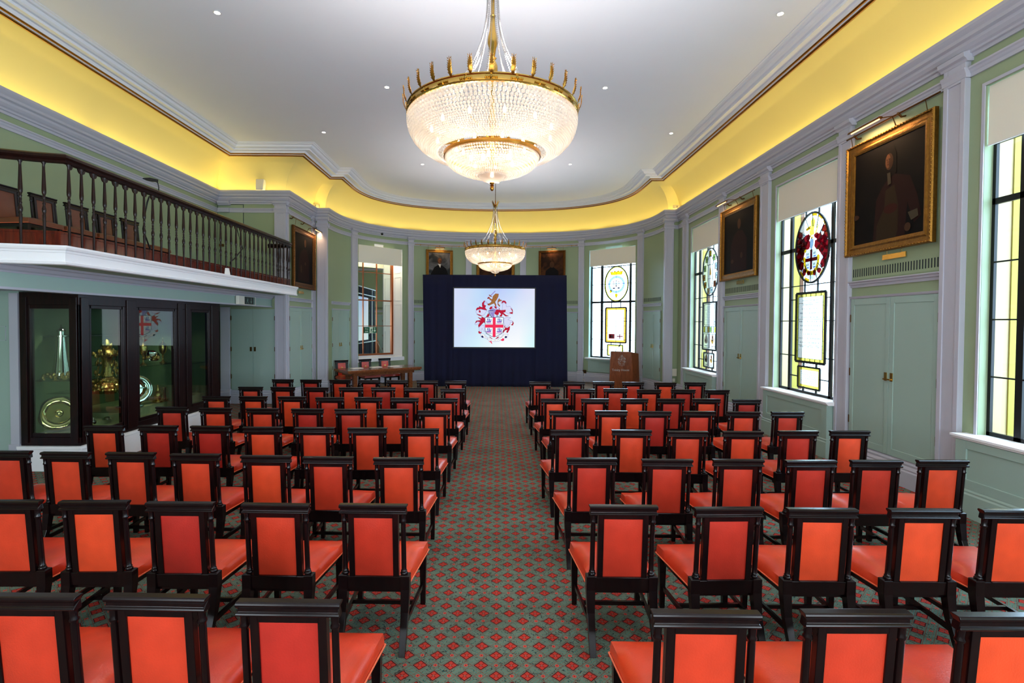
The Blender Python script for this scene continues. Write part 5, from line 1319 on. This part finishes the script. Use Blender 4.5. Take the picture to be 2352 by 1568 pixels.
    mb.build('hanging_chain', M['olbrass'], t)
    mb = MB(); mb.lathe([(.0, 6.66), (.05, 6.67), (.08, 6.70), (.10, 6.74), (0, 6.74)], C, 20); mb.build('ceiling_rose', M['brass'], t, smooth=40)
    return t
M['bulb'] = emis('lamp_glow', (255, 214, 150), 25)
ch1 = make_chandelier(); ch1['label'] = 'large crystal bowl chandelier with gilt leaves nearest the viewer'
ch2 = dup(ch1); ch2.location = (-.085, 14.25, 3.56); ch2['label'] = 'smaller looking crystal chandelier farther off, in front of the drape'

# ---------------------------------------------------------------- paintings
class Plane:
    def __init__(s, W, sc, flip=False):
        s.O = W(sc, 0, 0); d = (W(sc+.05, 0, 0)-W(sc-.05, 0, 0)).normalized(); s.U = -d if flip else d
        s.N = (W(sc, 1, 0)-s.O).normalized()
    def P(s, u, z, e): return s.O+s.U*u+Vector((0, 0, z))+s.N*e
def pbox(mb, pl, u0, u1, z0, z1, e0, e1):
    mb.hexa([pl.P(u0, z0, e0), pl.P(u1, z0, e0), pl.P(u1, z0, e1), pl.P(u0, z0, e1), pl.P(u0, z1, e0), pl.P(u1, z1, e0), pl.P(u1, z1, e1), pl.P(u0, z1, e1)])
def canvas_mat(name, base, cloud, sc=1.2):
    m = mat(name, base, .7, spec=.12); nt = m.node_tree; b = nt.nodes['Principled BSDF']
    nz = nt.nodes.new('ShaderNodeTexNoise'); nz.inputs['Scale'].default_value = sc; nz.inputs['Detail'].default_value = 5; nz.inputs['Distortion'].default_value = .8
    cr = nt.nodes.new('ShaderNodeValToRGB'); cr.color_ramp.elements[0].color = lin(base); cr.color_ramp.elements[0].position = .45; cr.color_ramp.elements[1].color = lin(cloud); cr.color_ramp.elements[1].position = .75
    nt.links.new(nt.nodes['Texture Coordinate'].outputs['Object'], nz.inputs['Vector']); nt.links.new(nz.outputs['Fac'], cr.inputs['Fac']); nt.links.new(cr.outputs['Color'], b.inputs['Base Color']); return m
DARKC = canvas_mat('dark_oil_canvas', (11, 8, 7), (24, 15, 11)); SKYC = canvas_mat('cloudy_oil_canvas', (38, 42, 44), (120, 120, 122), 2.); BRNC = canvas_mat('brown_oil_canvas', (34, 20, 12), (92, 52, 26), 2.2)
PF = {k: mat('oil_'+k, c, .7, spec=.12) for k, c in dict(skin=(104, 66, 42), dskin=(64, 42, 28), coat=(36, 16, 13), vest=(44, 32, 18), wig=(17, 11, 8), lace=(66, 58, 44), black=(12, 11, 12), white=(206, 202, 192), grey=(66, 62, 60), red=(52, 20, 14)).items()}
PFK = list(PF); PFL = [PF[k] for k in PFK]
def frame(mb, pl, u0, u1, z0, z1, fw, dp=.07, rich=True):
    prof = [(0, .0), (0, dp*.75), (.012, dp), (.03, dp), (.04, dp*.72), (fw*.55, dp*.60), (fw*.7, dp*.75), (fw*.82, dp*.7), (fw, .030), (fw, .0)]
    rings = []
    for cu, cz, su, sz in ((u0, z0, 1, 1), (u1, z0, -1, 1), (u1, z1, -1, -1), (u0, z1, 1, -1), (u0, z0, 1, 1)):
        rings.append([pl.P(cu+su*i, cz+sz*i, e) for i, e in prof])
    mb.loft(rings, cap=False)
    if rich:
        q = .05; n = int((u1-u0)/q)
        for i in range(n):
            u = u0+(i+.5)*(u1-u0)/n
            for z in (z0+.02, z1-.02): mb.bead(pl.P(u, z, dp), .014, .010)
        n = int((z1-z0)/q)
        for i in range(n):
            z = z0+(i+.5)*(z1-z0)/n
            for u in (u0+.02, u1-.02): mb.bead(pl.P(u, z, dp), .011, .016)
def painting(pl, u0, u1, z0, z1, fw, fm, cm, figs, label, rich=True, off=.02):
    t = thing('painting', label, 'painting', pl.P((u0+u1)/2, z0, 0), group='framed portraits')
    P2 = Plane.__new__(Plane); P2.O = pl.O+pl.N*off; P2.U = pl.U; P2.N = pl.N
    mb = MB(); frame(mb, P2, u0, u1, z0, z1, fw, rich=rich); mb.build('picture_frame', fm, t, smooth=30)
    mb = MB(); pbox(mb, P2, u0+fw-.01, u1-fw+.01, z0+fw-.01, z1-fw+.01, 0, .022); cv_o = mb.build('canvas', cm, t)
    if figs:
        mb = MB()
        for L, (c, pts) in enumerate(figs):
            mb.cur = PFK.index(c); mb.poly([P2.P(u, z, .0235+.0006*L) for u, z in pts])
        mb.build('painted_figure', PFL, cv_o)
    return t
def E2(c, cu, cz, ru, rz, n=16): return (c, ell(cu, cz, ru, rz, n))
def plaque(pl, u0, u1, z0, z1, label):
    mb = MB(); pbox(mb, pl, u0, u1, z0, z1, .015, .03)
    for u in (u0+.08, u1-.08): pbox(mb, pl, u-.003, u+.003, z1, z1+.05, .02, .024)
    return mb.solo('name_plate', M['brass'], label, 'plaque', 'brass name plates', bevel=.004)
def rod(pl, u0, u1, z, label, e=.10, br=()):
    t = thing('picture_rod', label, 'picture rod', pl.P((u0+u1)/2, z, 0), group='brass picture rods')
    mb = MB(); mb.tube([pl.P(u0, z, e), pl.P(u1, z, e)], .012, 8); mb.build('rod', M['olbrass'], t, smooth=50)
    for u in br: mb = MB(); mb.tube([pl.P(u, z-.03, 0), pl.P(u, z-.045, e*.6), pl.P(u, z, e)], .014, 8); mb.bead(pl.P(u, z, e), .024, .024); mb.build('bracket', M['olbrass'], t, smooth=50)
    return t
def chains(pl, us, z0, z1, par, e=.07):
    for u in us: mb = MB(); mb.tube([pl.P(u, z0, e), pl.P(u, z1, .10)], .005, 5); mb.build('hanging_chain', M['olbrass'], par)
def piclight(pl, u0, u1, z, e, label, arm=None, power=6, dark=True):
    um = (u0+u1)/2
    t = thing('picture_light', label, 'picture light', pl.P(um, z, e), group='brass picture lights')
    mb = MB(); R = []
    for u in (u0, u1):
        ring = [pl.P(u, z+.035*math.sin(a), e+.045*math.cos(a)) for a in [PI*k/8-.3 for k in range(9)]]+[pl.P(u, z+.029*math.sin(a), e+.039*math.cos(a)) for a in [PI*k/8-.3 for k in range(8, -1, -1)]]
        R.append(ring)
    mb.loft(R); mb.build('shade', M['olbrass'], t, smooth=50)
    a = arm or (um, z-.10)
    mb = MB(); mb.tube([pl.P(um, z+.03, e), pl.P((um+a[0])/2, z+.05, e*.8), pl.P(a[0], z-.0, e*.55), pl.P(a[0], a[1], .08)], .008, 6); mb.build('arm', M['olbrass'], t, smooth=50)
    mb = MB(); mb.tube([pl.P(u0+.02, z, e), pl.P(u1-.02, z, e)], .009, 6); mb.build('tube_lamp', M['piclamp'], t)
    ld = bpy.data.lights.new('picture_lamp', 'AREA'); ld.shape = 'RECTANGLE'; ld.size = u1-u0; ld.size_y = .03; ld.energy = power; ld.color = (1, .62, .32); ld.spread = math.radians(150)
    lo = bpy.data.objects.new('picture_lamp', ld); COL.objects.link(lo)
    lo.location = pl.P(um, z-.012, e-.005)
    zax = -(pl.P(um, z-.5, .02)-pl.P(um, z, e)).normalized(); xax = pl.U.normalized(); yax = zax.cross(xax).normalized()
    lo.matrix_world = Matrix((( xax.x, yax.x, zax.x, lo.location.x), (xax.y, yax.y, zax.y, lo.location.y), (xax.z, yax.z, zax.z, lo.location.z), (0, 0, 0, 1)))
    return t
M['piclamp'] = emis('picture_lamp_glow', (255, 190, 120), 4)
# large portrait on the right wall, u runs from the far side towards the viewer
pl = Plane(rwall, 7.43, flip=True)
BIG = [('coat', [(-.10, 4.25), (.1, 4.42), (.2, 4.38), (.42, 4.30), (.55, 4.0), (.62, 3.72), (.50, 3.64), (.38, 3.95), (.34, 3.44), (-.26, 3.44), (-.22, 3.9), (-.2, 4.1)]),
       ('vest', [(-.02, 4.2), (.14, 4.25), (.22, 3.95), (.22, 3.60), (.16, 3.44), (-.2, 3.44), (-.18, 3.72), (-.04, 3.95)]),
       E2('red', .08, 3.92, .13, .07), ('wig', [(-.07, 4.72), (.0, 4.82), (.12, 4.82), (.17, 4.68), (.18, 4.42), (.08, 4.36), (-.02, 4.4), (-.07, 4.55)]), E2('dskin', .04, 4.60, .075, .12), E2('skin', .02, 4.61, .048, .10),
       E2('wig', .0, 4.635, .012, .006, 8), E2('wig', .04, 4.637, .012, .006, 8), E2('dskin', .02, 4.60, .007, .028, 8), E2('red', .02, 4.562, .016, .006, 8), E2('dskin', .06, 4.58, .022, .07, 10), ('lace', [(.01, 4.44), (.07, 4.44), (.09, 4.28), (.03, 4.26)]), ('lace', [(.40, 3.80), (.56, 3.82), (.58, 3.72), (.46, 3.68)]), E2('dskin', .40, 3.60, .055, .06), E2('dskin', -.62, 3.92, .08, .04)]
painting(pl, -.82, .83, 3.325, 5.06, .17, M['goldframe'], DARKC, BIG, 'very large dark portrait in a carved gilt frame on the right wall', off=.03)
t = rod(pl, -.80, .92, 5.20, 'brass picture rod over the very large portrait', br=(-.62, .25))
chains(pl, (-.7, .7), 5.05, 5.19, t)
piclight(pl, -.52, .10, 5.19, .24, 'long aged brass picture light over the very large portrait', arm=(.18, 5.06), power=9)
plaque(pl, -.09, .34, 3.20, 3.275, 'small bright brass name plate hung under the very large portrait')
pl = Plane(rwall, 11.98, flip=True)
MED = [('coat', [(-.25, 4.35), (-.05, 4.45), (.2, 4.42), (.4, 4.2), (.4, 3.5), (-.4, 3.5), (-.4, 4.1)]), ('wig', [(-.1, 4.7), (.02, 4.8), (.14, 4.72), (.16, 4.45), (-.12, 4.45)]), E2('dskin', .02, 4.6, .08, .12), E2('dskin', -.3, 3.75, .07, .05), E2('dskin', .16, 3.85, .06, .07)]
painting(pl, -.90, .88, 3.31, 5.05, .16, M['goldframe'], DARKC, MED, 'dark portrait in a gilt frame between the two stained glass windows', off=.03)
t = rod(pl, -.70, .80, 5.18, 'brass picture rod over the portrait between the stained glass windows', br=(-.5, .15)); chains(pl, (-.68, .72), 5.04, 5.17, t)
piclight(pl, -.72, -.22, 5.16, .26, 'reddish brass picture light over the portrait between the stained glass windows', arm=(0, 5.05), power=3)
plaque(pl, -.12, .22, 3.19, 3.27, 'dull brass name plate under the portrait between the stained glass windows')
# left wall portrait; u runs from the viewer side to the far side
pl = Plane(lwall, 15.12)
LFT = [('coat', [(-.3, 4.25), (-.05, 4.4), (.2, 4.4), (.42, 4.1), (.42, 3.45), (-.45, 3.45), (-.4, 4.0)]), E2('wig', .12, 4.58, .12, .17), E2('skin', .10, 4.58, .07, .12), E2('dskin', .10, 3.98, .06, .05), E2('dskin', -.22, 3.80, .05, .12)]
painting(pl, -.83, .86, 3.23, 4.97, .16, M['darkgilt'], DARKC, LFT, 'dark portrait in a worn gilt frame at the far end of the gallery', off=.03)
t = rod(pl, -1.0, .95, 5.16, 'brass picture rod over the portrait beyond the gallery', br=(-.9, -.1)); chains(pl, (-.7, .7), 4.97, 5.15, t)
piclight(pl, .42, 1.0, 5.05, .24, 'brass picture light over the portrait beyond the gallery', arm=(.2, 4.97), power=6)
plaque(pl, -.35, .05, 3.08, 3.15, 'dull brass name plate under the portrait beyond the gallery')
# apse portraits
def apse_plane(x, y): return Plane(apse, arc_s(x, y))
pl = apse_plane(-2.31, 20.1)
GENT = [('black', [(-.34, 4.15), (-.2, 4.42), (-.05, 4.52), (.1, 4.5), (.26, 4.38), (.36, 4.1), (.36, 3.5), (-.38, 3.5)]), ('white', [(-.06, 4.56), (.06, 4.54), (.03, 4.40)]), ('white', [(.25, 4.12), (.33, 4.05), (.36, 3.85), (.30, 3.86)]), E2('grey', .0, 4.70, .085, .125), E2('dskin', .005, 4.675, .085, .125), E2('skin', .015, 4.67, .065, .10), E2('wig', -.01, 4.70, .012, .006, 8), E2('wig', .04, 4.70, .012, .006, 8), E2('dskin', .015, 4.67, .008, .024, 8), E2('red', .015, 4.625, .018, .006, 8), E2('dskin', .055, 4.65, .02, .06, 10)]
painting(pl, -.53, .53, 3.40, 5.10, .11, M['goldframe'], SKYC, GENT, 'grey haired man in black, bright gilt frame, above the left of the drape', off=.04)
piclight(pl, -.18, .18, 5.16, .2, 'brass picture light over the grey haired man\'s portrait', power=3)
pl = apse_plane(-.09, 20.35)
painting(pl, -.76, .76, 3.40, 5.10, .12, M['goldframe'], BRNC, [], 'dark gilt framed painting half hidden behind the far chandelier', off=.04)
pl = apse_plane(2.12, 20.13)
painting(pl, -.53, .53, 3.40, 5.10, .09, M['darkgilt'], BRNC, [('black', [(-.25, 4.3), (0, 4.5), (.25, 4.3), (.3, 3.6), (-.3, 3.6)]), E2('dskin', 0, 4.55, .09, .12)], 'very dark portrait in a dark wooden frame above the right of the drape', off=.04, rich=False)
piclight(pl, -.18, .18, 5.16, .2, 'brass picture light over the very dark portrait', power=2.5)
def apse_rod(xa, ya, xb, yb, label):
    a, b = arc_s(xa, ya), arc_s(xb, yb); t = thing('picture_rod', label, 'picture rod', apse((a+b)/2, 0, 5.26), group='brass picture rods'); mb = MB(); n = 12
    mb.tube([apse(a+(b-a)*i/n, .10, 5.26) for i in range(n+1)], .012, 8); mb.build('rod', M['brass'], t, smooth=60)
    for f in (.12, .5, .88): mb = MB(); s = a+(b-a)*f; mb.tube([apse(s, 0, 5.24), apse(s, .10, 5.26)], .012, 6); mb.bead(apse(s, .10, 5.26), .024, .024); mb.build('bracket', M['brass'], t, smooth=60)
    return t
for args, us in ((((-3.25, 19.77, -1.32, 20.28), 'curved brass picture rod above the grey haired man\'s portrait'), (-2.75, -1.85)), (((-1.03, 20.32, .86, 20.32), 'curved brass picture rod behind the far chandelier'), (-.6, .5)), (((1.13, 20.3, 3.10, 19.79), 'curved brass picture rod above the very dark portrait'), (1.68, 2.55))):
    t = apse_rod(*args[0], args[1])
    for u in us:
        s = min([i*.02 for i in range(int(ALEN/.02))], key=lambda q: abs(arc_pt(q).x-u)); mb = MB(); mb.tube([apse(s, .09, 5.09), apse(s, .10, 5.26)], .004, 5); mb.build('hanging_wire', M['olbrass'], t)

# ---------------------------------------------------------------- small fittings
t = thing('loudspeaker_box', 'white box speaker standing on the cornice above the gallery end wall', 'speaker', (-6.46, 13.9, 5.80))
mb = MB(); mb.hexa([(-6.56, 13.98, 5.81), (-6.36, 13.98, 5.81), (-6.36, 13.82, 5.81), (-6.56, 13.82, 5.81), (-6.58, 14.02, 6.10), (-6.34, 14.02, 6.10), (-6.36, 13.88, 6.12), (-6.58, 13.88, 6.12)]); mb.build('speaker_case', M['plastic'], t, bevel=.02)
mb = MB(); mb.box(-6.50, -6.42, 13.9, 13.94, 5.795, 5.82); mb.build('foot', M['plastic'], t)
for x, y, lab in ((-5.74, 16.10, 'small beige box light on the cornice at the left corner of the apse'), (5.56, 15.98, 'small beige box light on the cornice at the right corner of the apse')):
    t = thing('box_light', lab, 'light fitting', (x, y, 5.80), group='beige boxes on the cornice')
    mb = MB(); mb.box(x-.11, x+.11, y-.04, y+.04, 5.84, 5.95); mb.build('case', M['beige'], t, bevel=.006)
    mb = MB(); mb.box(x-.008, x+.008, y-.045, y-.04, 5.87, 5.925); mb.build('indicator', M['vent'], t)
    mb = MB(); mb.box(x-.06, x-.05, y-.01, y+.01, 5.795, 5.84); mb.box(x+.05, x+.06, y-.01, y+.01, 5.795, 5.84); mb.build('bracket', M['beige'], t)
s = arc_s(-4.35, 19.02); p = apse(s, .05, 5.54)
t = thing('dome_camera', 'small black dome camera on the frieze above the mirrored window', 'camera', apse(s, 0, 5.47))
mb = MB(); pln = Plane(apse, s); mb.lathe([(.07, -.02), (.07, .02), (.06, .03), (0, .03)], (0, 0, 0), 16, Matrix.Translation(pln.P(0, 5.53, .02)) @ pln.N.to_track_quat('Z', 'Y').to_matrix().to_4x4()); mb.build('base_ring', M['plastic'], t, smooth=40)
mb = MB(); mb.lathe([(.052, 0), (.05, .02), (.035, .045), (.01, .055), (0, .056)], (0, 0, 0), 16, Matrix.Translation(pln.P(0, 5.53, .045)) @ pln.N.to_track_quat('Z', 'Y').to_matrix().to_4x4()); mb.build('dome', M['black'], t, smooth=60)
s = arc_s(3.37, 19.66); pln = Plane(apse, s)
t = thing('wall_socket', 'dark wall socket at skirting height between the drape and the lectern', 'socket', pln.P(0, .33, 0))
mb = MB(); pbox(mb, pln, -.075, .075, .33, .46, .05, .06); mb.build('plate', M['olbrass'], t)
mb = MB(); pbox(mb, pln, -.05, -.015, .37, .42, .06, .063); pbox(mb, pln, .015, .05, .37, .42, .06, .063); mb.build('sockets', M['black'], t)
mb = MB(); pts = [pln.P(-.02+.04*math.sin(i*.8), .34-.033*i, .068) for i in range(10)]; mb.tube(pts, .008); mb.solo('power_cable', M['plastic'], 'white cable dropping from the wall socket to the floor', 'cable', smooth=True)
mb = MB(); mb.box(5.50, 5.66, 16.06, 16.10, .60, .83); mb.solo('access_panel', M['plastic'], 'white rectangular panel low on the pier at the right of the apse', 'panel', bevel=.004)
mb = MB(); mb.box(5.53, 5.61, 16.07, 16.10, .42, .52); mb.solo('switch_plate', M['plastic'], 'tiny white plate under the rectangular panel on the right pier', 'panel')
# ceiling downlights
DL = []
for (x, y) in ((-4.1, 7.50), (4.06, 7.46), (-2.14, 9.82), (2.02, 9.80), (-4.14, 12.15), (4.06, 12.10), (-2.16, 14.55), (2.02, 14.48), (-.02, 16.4)): DL.append((x, y))
nm = {0: 'nearest on the left side', 1: 'nearest on the right side', 2: 'just left of the near chandelier', 3: 'just right of the near chandelier', 4: 'left, above the gallery end corner', 5: 'right, above the window bays', 6: 'left of the near chandelier\'s bowl bottom', 7: 'right of the near chandelier\'s bowl bottom', 8: 'tiny, beside the near chandelier\'s finial'}
M['spotglow'] = emis('downlight_glow', (255, 246, 226), 40)
for i, (x, y) in enumerate(DL):
    t = thing('downlight', 'recessed ceiling downlight, '+nm[i], 'downlight', (x, y, CEZ), group='ceiling downlights')
    mb = MB(); mb.lathe([(.036, 0), (.048, -.002), (.054, -.008), (.044, -.012), (.036, -.004)], (x, y, CEZ), 20); mb.build('trim_ring', M['paper'], t, smooth=40)
    mb = MB(); mb.lathe([(.0, -.006), (.036, -.006), (.036, -.002), (0, -.002)], (x, y, CEZ), 16); mb.build('lamp', M['spotglow'], t)

# ---------------------------------------------------------------- outside the windows
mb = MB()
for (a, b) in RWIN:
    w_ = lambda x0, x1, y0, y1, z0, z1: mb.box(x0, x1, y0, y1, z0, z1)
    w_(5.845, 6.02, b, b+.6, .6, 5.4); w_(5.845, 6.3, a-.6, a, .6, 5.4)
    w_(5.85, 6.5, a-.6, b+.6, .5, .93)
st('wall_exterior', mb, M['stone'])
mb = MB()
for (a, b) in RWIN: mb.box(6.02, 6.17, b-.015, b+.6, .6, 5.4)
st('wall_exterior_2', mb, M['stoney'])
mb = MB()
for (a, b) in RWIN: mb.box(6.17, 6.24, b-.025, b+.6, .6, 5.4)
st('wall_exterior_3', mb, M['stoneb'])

# ---------------------------------------------------------------- light
def area(name, loc, sx, sy, power, col, zax, xax=None, spread=180, shape='RECTANGLE'):
    ld = bpy.data.lights.new(name, 'AREA'); ld.shape = shape; ld.size = sx; ld.size_y = sy; ld.energy = power; ld.color = col; ld.spread = math.radians(spread)
    lo = bpy.data.objects.new(name, ld); COL.objects.link(lo)
    z = -Vector(zax).normalized(); x = Vector(xax).normalized(); x = (x-z*x.dot(z)).normalized(); y = z.cross(x)
    loc = Vector(loc); lo.matrix_world = Matrix(((x.x, y.x, z.x, loc.x), (x.y, y.y, z.y, loc.y), (x.z, y.z, z.z, loc.z), (0, 0, 0, 1))); return lo
# cove lamps lying behind the cornice lip
cp = offset_pts(.06); COVE = (1.0, .79, .30); CW = 2.5
for i in range(len(PATH)-1):
    a, b = cp[i], cp[i+1]; L = (b-a).length
    if L < .05: continue
    d = (b-a)/L; n = Vector((d.y, -d.x))
    if i >= 4 and i < len(PATH)-4:
        if (i-4) % 5: continue
        j = min(i+5, len(PATH)-4); b = cp[j]; L = (b-a).length; d = (b-a)/L; n = Vector((d.y, -d.x))
    k = max(1, int(round(L/4.)))
    for q in range(k):
        c = a+(b-a)*((q+.5)/k)
        area('cove_lamp', (c.x, c.y, 5.785), L/k*.98, .05, CW*L/k, COVE, (n.x*.55, n.y*.55, 1), (d.x, d.y, 0), 170)
# downlights
ALLDL = DL+[(-2.1, 5.1), (2.05, 5.1), (-4.1, 2.8), (4.1, 2.8), (-2.1, .4), (2.1, .4), (0, -1.5)]
for (x, y) in ALLDL:
    ld = bpy.data.lights.new('downlight_beam', 'SPOT'); ld.energy = 60; ld.color = (1, .86, .68); ld.spot_size = math.radians(95); ld.spot_blend = .8; ld.shadow_soft_size = .05
    lo = bpy.data.objects.new('downlight_beam', ld); COL.objects.link(lo); lo.location = (x, y, CEZ-.03)
# chandelier light
for (x, y, z) in ((CH[0], CH[1], 4.05), (-.085, 14.25, 4.03)):
    for k in range(6):
        a = 2*PI*k/6; ld = bpy.data.lights.new('chandelier_lamp', 'POINT'); ld.energy = 5; ld.color = (1, .80, .62); ld.shadow_soft_size = .06
        lo = bpy.data.objects.new('chandelier_lamp', ld); COL.objects.link(lo); lo.location = (x+.42*math.cos(a), y+.42*math.sin(a), z+.03)
    ld = bpy.data.lights.new('cup_lamp', 'POINT'); ld.energy = .8; ld.color = (1, .82, .62); ld.shadow_soft_size = .02
    lo = bpy.data.objects.new('cup_lamp', ld); COL.objects.link(lo); lo.location = (x, y, 3.688 if y < 10 else 3.668)
    ld = bpy.data.lights.new('chandelier_lamp', 'POINT'); ld.energy = 3; ld.color = (1, .87, .74); ld.shadow_soft_size = .05
    lo = bpy.data.objects.new('chandelier_lamp', ld); COL.objects.link(lo); lo.location = (x, y, z-.13)
for (x, y), pw_ in ((CH, 440), ((-.085, 14.25), 190)):      # extra spots added inside the open bowls to brighten the ceiling
    ld = bpy.data.lights.new('added_ceiling_uplight', 'SPOT'); ld.energy = pw_; ld.color = (1, .94, .90); ld.spot_size = math.radians(140); ld.spot_blend = .6; ld.shadow_soft_size = .25
    lo = bpy.data.objects.new('added_ceiling_uplight', ld); COL.objects.link(lo); lo.location = (x, y, 4.22); lo.rotation_euler = (PI, 0, 0)
# cabinet lamps
for y, p in ((8.1, 5), (8.9, 5), (9.6, 6), (10.8, 1)):
    ld = bpy.data.lights.new('cabinet_lamp', 'SPOT'); ld.energy = p*5; ld.color = (1, .93, .70); ld.spot_size = math.radians(110); ld.spot_blend = .7; ld.shadow_soft_size = .02
    lo = bpy.data.objects.new('cabinet_lamp', ld); COL.objects.link(lo); lo.location = (-6.62, y, 2.46)
# lamp at the head of the mirrored recess
A_, d_, n_, L_ = area_recess; c = A_+d_*L_*.6+n_*.3
area('recess_lamp', (c.x, c.y, 5.0), .8, .1, 22, (1, .92, .66), (0, 0, -1), tuple(d_))
# daylight
wd = bpy.data.worlds.new('daylight'); SC.world = wd; wd.use_nodes = True; nt = wd.node_tree; bg = nt.nodes['Background']
tc = nt.nodes.new('ShaderNodeTexCoord'); sp = nt.nodes.new('ShaderNodeSeparateXYZ'); cr = nt.nodes.new('ShaderNodeValToRGB')
cr.color_ramp.elements[0].position = .42; cr.color_ramp.elements[0].color = (.32, .46, .60, 1); cr.color_ramp.elements[1].position = .62; cr.color_ramp.elements[1].color = (.52, .77, 1.0, 1)
mr = nt.nodes.new('ShaderNodeMapRange'); mr.inputs['From Min'].default_value = -1; mr.inputs['From Max'].default_value = 1
nt.links.new(tc.outputs['Generated'], sp.inputs[0]); nt.links.new(sp.outputs[2], mr.inputs['Value']); nt.links.new(mr.outputs['Result'], cr.inputs['Fac']); nt.links.new(cr.outputs['Color'], bg.inputs['Color'])
bg.inputs['Strength'].default_value = 13.5
for (a, b) in RWIN:
    lo = area('window_portal', (6.0, (a+b)/2, 2.95), 1.9, 4.0, 1, (1, 1, 1), (-1, 0, 0), (0, 1, 0)); lo.data.cycles.is_portal = True
A_, B_, d_, n_ = chord(SWR); c = (A_+B_)/2+n_*.35
lo = area('window_portal', (c.x, c.y, 2.95), 2.0, 4.0, 1, (1, 1, 1), tuple(-n_), tuple(d_)); lo.data.cycles.is_portal = True

# daylight panels added at assumed, unbuilt windows behind the viewer; they brighten chair backs
for x in (-4.2, -1.4, 1.4, 4.2):
    area('rear_daylight_fill', (x, YB+.06, 3.0), 1.8, 3.6, 270, (.80, .90, 1.0), (0, 1, .22), (1, 0, 0), 160)

# ---------------------------------------------------------------- camera
F_, W_, H_ = 1170., 2352., 1568.
cam = bpy.data.cameras.new('camera'); co = bpy.data.objects.new('camera', cam); COL.objects.link(co); SC.camera = co
cam.sensor_fit = 'HORIZONTAL'; cam.sensor_width = 36; cam.lens = 36*F_/W_; cam.shift_x = .013873; cam.shift_y = -.007015
cam.clip_start = .05; cam.clip_end = 200
til = math.atan(26/F_); ro = .005
c, s = math.cos(til), math.sin(til); fw = Vector((0, c, -s)); up0 = Vector((0, s, c)); rt0 = Vector((1, 0, 0))
rt = rt0*math.cos(ro)+up0*math.sin(ro); up = -rt0*math.sin(ro)+up0*math.cos(ro)
co.matrix_world = Matrix(((rt.x, up.x, -fw.x, 0), (rt.y, up.y, -fw.y, 0), (rt.z, up.z, -fw.z, 2.25), (0, 0, 0, 1)))
SC.view_settings.view_transform = 'Standard'; SC.view_settings.look = 'None'; SC.view_settings.gamma = 1; SC.view_settings.use_curve_mapping = False
SC.view_settings.exposure = 0.
